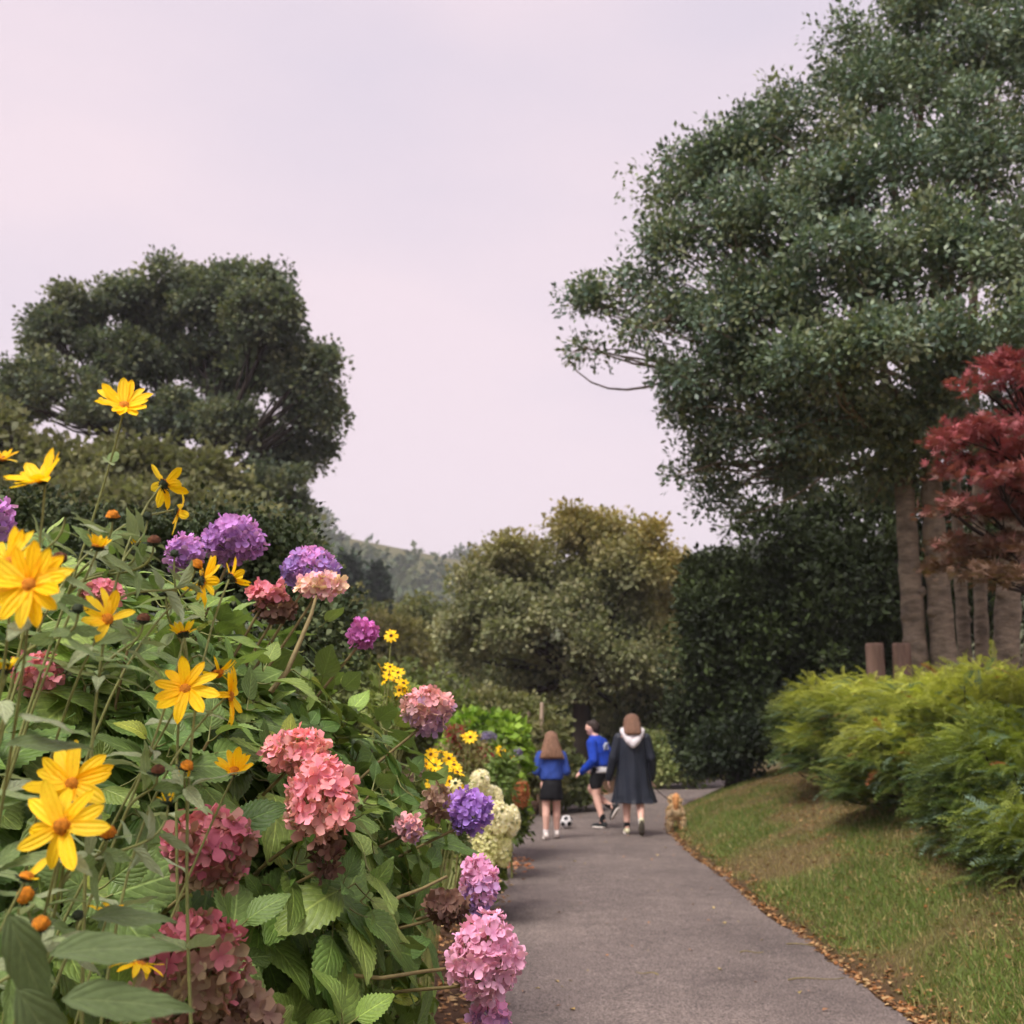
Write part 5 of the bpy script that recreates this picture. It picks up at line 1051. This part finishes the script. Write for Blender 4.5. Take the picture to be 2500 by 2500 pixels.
# boy: walking to the left after the ball, looking down, near leg bent behind him. Built facing +Y, turned left
b_, bp_ = person('boy in bright blue sweatshirt and black shorts stepping after the ball', 1468, 2022, math.radians(58))
lk = unit(np.array([-.05, .8, -.55])); hc, he, eyes = head((0, .13, 1.40), 1.0, lk)
legs = [[(-.085, 0, .80, .085), (-.09, .03, .46, .056), (-.09, .005, .36, .054), (-.09, -.075, .11, .036), (-.09, -.055, .085, .036)],      # supporting leg (far side)
        [(.085, .02, .80, .085), (.09, .20, .53, .058), (.09, .13, .455, .056), (.09, -.11, .30, .040), (.09, -.15, .285, .037)]]          # near leg lifted behind
arms = [[(.17, .05, 1.20, .05), (.215, -.05, .97, .038), (.20, .11, .84, .030), (.195, .20, .80, .024)], [(-.17, .05, 1.20, .05), (-.21, .0, .95, .040), (-.18, .16, .82, .032), (-.17, .22, .78, .025)]]
skin('body', capsules(legs + arms + [[(0, .10, 1.33, .05), (0, .05, 1.23, .058)], [(-.14, .05, 1.19, .065), (.14, .05, 1.19, .065)], [(0, .05, 1.15, .115), (0, .02, .98, .105), (0, 0, .84, .12)]] + hc + hand((.195, .20, .80), (0, .8, -.5), (-.6, .4, .5), s=.9) + hand((-.17, .22, .78), (0, .8, -.5), (.6, .4, .5), s=.9), he), MP['skin'], b_, .008)
eyeballs(eyes, 1.0, b_)
sw = loft([(.86, 0, .0, .160, .140, .02, 6, 0), (.89, 0, .0, .176, .150, .03, 5, 1), (1.0, 0, .02, .172, .145, .025, 5, 2), (1.12, 0, .045, .178, .145, .01, 4, 0), (1.20, 0, .055, .172, .132, 0, 4, 0), (1.262, 0, .065, .125, .105, 0, 3, 0), (1.30, 0, .08, .078, .076, 0, 3, 0)])
swo = skin('sweatshirt', merge([sw, capsules([[(.165, .05, 1.19, .080), (.222, -.055, .97, .068), (.205, .11, .845, .056), (.198, .20, .80, .046)], [(-.165, .05, 1.19, .080), (-.222, -.01, .95, .068), (-.19, .15, .83, .056), (-.172, .21, .785, .046)]])]), MP['sweatshirt'], b_, .010, 2)
V = []; 
for iz in range(5):
    for ix in range(5): x = -.075 + .15 * ix / 4; V.append((x, -.088 - .01 * (1 - (x / .09) ** 2) - .004 * (4 - iz) * .6, 1.09 + .11 * iz / 4))
Fq = [(i * 5 + j, i * 5 + j + 1, i * 5 + j + 6, i * 5 + j + 5) for i in range(5 - 1) for j in range(4)]
pr = mk('back_print', np.array(V), np.array([f for k, f in enumerate(Fq) if k not in (1, 6, 11, 12)]), MP['print'], parent=swo); sd_ = pr.modifiers.new('thick', 'SOLIDIFY'); sd_.thickness = .006; sd_.offset = 0
mk('shirt_hem', *loft([(.775, 0, .0, .176, .152, .02, 6, 0), (.80, 0, .0, .174, .150, .02, 6, 0), (.885, 0, .0, .155, .135, .0, 6, 0)]), MP['white_cloth'], parent=b_)
skin('shorts', merge([capsules([[(-.08, 0, .80, .10), (-.09, .03, .62, .096)], [(.08, .02, .80, .10), (.09, .125, .65, .098)]]), loft([(.70, 0, .01, .165, .13, 0, 5, 0), (.84, 0, 0, .150, .125, 0, 5, 0)])]), MP['black_cloth'], b_, .010, 2)
skin('hair', capsules([], [((0, .11, 1.445), (.082, .092, .080)), ((0, .065, 1.41), (.074, .055, .085)), ((0, .165, 1.475), (.062, .05, .035))]), MP['hair_dark'], b_, .010, 2)
skin('sock', capsules([[(-.09, -.065, .10, .042), (-.09, -.068, .17, .043)]]), MP['black_cloth'], b_, .008, 1)
skin('sock', capsules([[(.09, -.115, .295, .042), (.09, -.05, .33, .044)]]), MP['black_cloth'], b_, .008, 1)
shoe((-.09, -.06, .092), (0, 1), .22, MP['black_shoe'], MP['sole_pale'], b_, 0, 1.0)
shoe((.09, -.145, .285), (0, 1), .22, MP['black_shoe'], MP['sole_pale'], b_, math.radians(58), 1.0)

# woman: walking away, dark knee length raincoat, pale hood down, long hair
wm, wp = person('woman in long dark raincoat with pale hood walking the dog', 1548, 2037, -.04)
hc, he, eyes = head((.0, .03, 1.495), 1.0, (.05, 1, -.1))
legs = [[(-.09, 0, .85, .09), (-.09, .03, .48, .058), (-.092, .0, .36, .056), (-.095, -.02, .10, .036), (-.096, 0, .085, .036)], [(.08, -.02, .85, .09), (.085, -.05, .48, .058), (.085, -.09, .38, .056), (.085, -.24, .19, .038), (.085, -.25, .175, .036)]]
arms = [[(-.19, 0, 1.29, .055), (-.26, -.02, 1.02, .043), (-.31, .03, .80, .034), (-.325, .05, .745, .026)], [(.19, 0, 1.29, .055), (.245, -.02, 1.02, .043), (.265, .06, .80, .034), (.262, .09, .745, .026)]]
skin('body', capsules(legs + arms + [[(0, .01, 1.42, .05), (0, 0, 1.30, .06)], [(-.15, 0, 1.28, .07), (.15, 0, 1.28, .07)], [(0, 0, 1.24, .12), (0, 0, 1.05, .11), (0, 0, .88, .13)]] + hc + hand((-.325, .05, .745), (-.1, .1, -1), (.2, 1, 0), s=.95) + hand((.262, .09, .745), (.05, .2, -1), (-.1, 1, 0), curl=1.2, s=.95), he), MP['skin'], wm, .008)
eyeballs(eyes, 1.0, wm)
ct = loft([(.42, .01, .0, .30, .225, .12, 7, .3), (.47, .01, 0, .285, .21, .115, 7, .35), (.62, 0, 0, .25, .185, .10, 7, .6), (.80, 0, 0, .222, .165, .08, 7, .9), (1.0, 0, 0, .200, .145, .035, 7, .7), (1.18, 0, 0, .196, .135, .015, 6, .7), (1.28, 0, 0, .185, .12, 0, 5, 0), (1.345, 0, 0, .125, .10, 0, 5, 0), (1.39, 0, .005, .075, .075, 0, 5, 0)], 44)
cto = skin('raincoat', merge([ct, capsules([[(-.185, 0, 1.285, .075), (-.265, -.025, 1.02, .067), (-.308, .02, .84, .058), (-.322, .04, .775, .052)], [(.185, 0, 1.285, .075), (.25, -.025, 1.02, .067), (.268, .05, .84, .058), (.265, .075, .775, .052)]])]), MP['coat'], wm, .010, 1)
for s_ in (-1, 1): skin('cuff', capsules([[(-.325 if s_ < 0 else .265, .045 if s_ < 0 else .08, .765, .050), (-.328 if s_ < 0 else .264, .05 if s_ < 0 else .085, .745, .048)]]), MP['coat'], cto, .010, 1)
# hood lying on the back: a deep crescent roll
hd = [(-.115, .035, 1.40, .040), (-.125, -.04, 1.385, .050), (-.095, -.105, 1.33, .052), (-.05, -.145, 1.255, .056), (.0, -.155, 1.205, .052), (.05, -.145, 1.255, .056), (.095, -.105, 1.33, .052), (.125, -.04, 1.385, .050), (.115, .035, 1.40, .040)]
skin('hood', capsules([hd, [(-.07, -.09, 1.385, .05), (0, -.12, 1.32, .055), (.07, -.09, 1.385, .05)]]), MP['hood'], wm, .010, 3)
mk('hair', *loft([(1.335, .0, -.175, .085, .016, .12, 9, 0), (1.37, 0, -.14, .118, .05, .08, 9, .5), (1.43, 0, -.065, .120, .092, .05, 8, 1), (1.50, 0, -.01, .116, .110, .03, 8, 1), (1.56, 0, .01, .104, .106, .02, 7, 0), (1.605, 0, .015, .068, .076, .02, 6, 0), (1.622, 0, .02, .02, .025, 0, 5, 0)], 40), MP['hair_brown'], parent=wm)
skin('sock', capsules([[(-.096, -.01, .10, .041), (-.096, -.02, .15, .042)]]), MP['black_cloth'], wm, .008, 1)
skin('sock', capsules([[(.085, -.243, .19, .041), (.085, -.205, .225, .042)]]), MP['sock'], wm, .008, 1)
shoe((-.096, .0, .092), (-.1, 1), .22, MP['cream_shoe'], MP['sole_pale'], wm, 0, 1.0)
shoe((.085, -.25, .185), (0, 1), .22, MP['cream_shoe'], MP['sole_dark'], wm, math.radians(72), 1.0)

# football: twelve dark five-sided panels among pale six-sided ones
p = ground_hit(1383, 2023); R_ = .088 * 1.05; bm = bmesh.new(); bmesh.ops.create_icosphere(bm, subdivisions=1, radius=1); base_v = [v.co.copy().normalized() for v in bm.verts]; bm.free()
bm = bmesh.new(); bmesh.ops.create_icosphere(bm, subdivisions=1, radius=1); ico = [v.co.normalized() for v in bm.verts if len(v.link_edges) == 5]
bmesh.ops.subdivide_edges(bm, edges=bm.edges[:], cuts=5, use_grid_fill=True)
for v in bm.verts: v.co = v.co.normalized() * R_
for f in bm.faces:
    c = f.calc_center_median().normalized(); f.material_index = 1 if max(c.dot(q) for q in ico) > .935 else 0; f.smooth = True
me = bpy.data.meshes.new('football'); bm.to_mesh(me); bm.free(); me.materials.append(MP['white_cloth']); me.materials.append(MP['black_shoe'])
fb = link('football', me); fb.location = (p[0], p[1], R_ + .03); fb.rotation_euler = (.5, .9, .3); tag(fb, 'white football with dark patches on the path beside the girl', 'ball')

# dog: small sandy dog walking away with raised tail
p = ground_hit(1653, 2028); dz = .02
dog = thing('dog', 'small sandy rough-coated dog with raised tail at the grass edge', 'dog', (p[0], p[1] + .1, dz)); dog.rotation_euler = (0, 0, -.12)
m, N_, L_, b = newmat('dog_fur'); nf = noise(N_, L_, 9, 4, .6); L_.new(ramp(N_, L_, nf, [(.32, srgb(104, 84, 66)), (.42, srgb(206, 176, 132)), (.6, srgb(226, 198, 158)), (.75, srgb(214, 164, 110))]), b.inputs['Base Color']); b.inputs['Roughness'].default_value = .9
bp = N_.new('ShaderNodeBump'); bp.inputs['Strength'].default_value = .8; bp.inputs['Distance'].default_value = .02; L_.new(noise(N_, L_, 60, 4, .7), bp.inputs['Height']); L_.new(bp.outputs[0], b.inputs['Normal'])
fur = m
dl = [[(s_ * .07, -.14, .24, .062), (s_ * .085, -.10, .17, .045), (s_ * .088, -.17, .10, .030), (s_ * .088, -.155, .03, .026), (s_ * .088, -.12, .018, .026)] for s_ in (-1, 1)] + [[(s_ * .065, .22, .24, .052), (s_ * .07, .20, .14, .034), (s_ * .07, .215, .035, .026), (s_ * .07, .24, .018, .026)] for s_ in (-1, 1)]
trunk_ = [[(0, -.17, .265, .085), (0, -.08, .27, .098), (0, .05, .262, .098), (0, .17, .268, .112), (0, .25, .30, .085), (0, .32, .37, .058)]]
headd = [[(0, .36, .41, .068), (0, .42, .40, .050), (0, .485, .385, .034)], [(-.055, .36, .44, .028), (-.085, .36, .37, .024)], [(.055, .36, .44, .028), (.085, .36, .37, .024)]]
bd = skin('body', capsules(dl + trunk_ + headd), fur, dog, .009, 2)
skin('tail', capsules([[(0, -.22, .32, .034), (0, -.235, .39, .042), (0, -.215, .455, .052), (.01, -.17, .485, .044), (.015, -.13, .47, .028)]]), surf('tail_fur', srgb(220, 156, 100), .9, .25, 30, .8, 60), dog, .009, 1)
cs_ = []; 
# shaggy coat: short tufts over the body
n = 2600; seg = [(np.array(ch[i][:3]), np.array(ch[i + 1][:3]), ch[i][3], ch[i + 1][3]) for ch in dl + trunk_ + headd for i in range(len(ch) - 1)]
wt = np.array([np.linalg.norm(a - b2) * (r1_ + r2_) + r1_ * r1_ for a, b2, r1_, r2_ in seg]); sel = rng.choice(len(seg), n, p=wt / wt.sum()); t_ = rng.random(n); A = np.array([seg[i][0] for i in sel]); B = np.array([seg[i][1] for i in sel]); r_ = np.array([seg[i][2] for i in sel]) * (1 - t_) + np.array([seg[i][3] for i in sel]) * t_
ax_ = unit(B - A); q = rand_dirs(n); q = unit(q - (q * ax_).sum(-1, keepdims=True) * ax_); pos = A + (B - A) * t_[:, None] + q * (r_ * .92)[:, None]
tuft = unit(q * .5 + np.array([0, -.6, -.55]) + rng.normal(size=(n, 3)) * .3); pc = np.array([srgb(236, 208, 166), srgb(242, 222, 188), srgb(226, 186, 138), srgb(134, 110, 88)])
V, Fa, tv, _ = scatter(QUADLEAF[0] * [.6, 1, 1], QUADLEAF[1], pos, frames(tuft, q), .03 + .025 * rng.random(n), pc[np.minimum(3, (vnoise(pos[:, 0] * 14 + 40, pos[:, 2] * 14 + pos[:, 1] * 9 + 40, 6) * 3.6).astype(int))])
stuff(mk('coat_tufts', V, Fa, M['litter'], tint=tv, smooth=False, parent=dog))
mk('collar', *tube([(math.cos(a) * .078, .285 + math.sin(a) * .05, .335 - math.sin(a) * .06) for a in np.linspace(0, 6.283, 17)], [.009] * 17, 6, caps=False), MP['lead'], parent=dog)
hw = np.array([wp[0] + .268, wp[1] + .10, .70 + .03]); cw = np.array([p[0] + .0, p[1] + .1 + .30, .40])
o = mk('dog_lead', *tube(bez(hw, hw + [.08, .02, -.16], cw + [-.12, 0, .06], cw, 14), [.007] * 14, 6), MP['lead']); tag(o, 'dark dog lead hanging from the woman\'s hand to the dog', 'lead')

# ---------------------------------------------------------------- air
V = np.array([(x, y, z) for x in (-2950, 2950) for y in (-290, 1500) for z in (-1.5, 112)], float)
o = mk('haze', V, [(0, 1, 3, 2), (4, 6, 7, 5), (0, 4, 5, 1), (2, 3, 7, 6), (0, 2, 6, 4), (1, 5, 7, 3)], None, smooth=False); o.data.materials.clear()
m = bpy.data.materials.new('thin_haze'); m.use_nodes = True; m.node_tree.nodes.remove(m.node_tree.nodes['Principled BSDF']); pv = m.node_tree.nodes.new('ShaderNodeVolumePrincipled')
pv.inputs['Color'].default_value = (.93, .93, 1, 1); pv.inputs['Density'].default_value = .0006; m.node_tree.links.new(pv.outputs[0], m.node_tree.nodes['Material Output'].inputs['Volume']); o.data.materials.append(m)
tag(o, 'thin pale haze in the damp air over the garden', 'haze', kind='stuff')
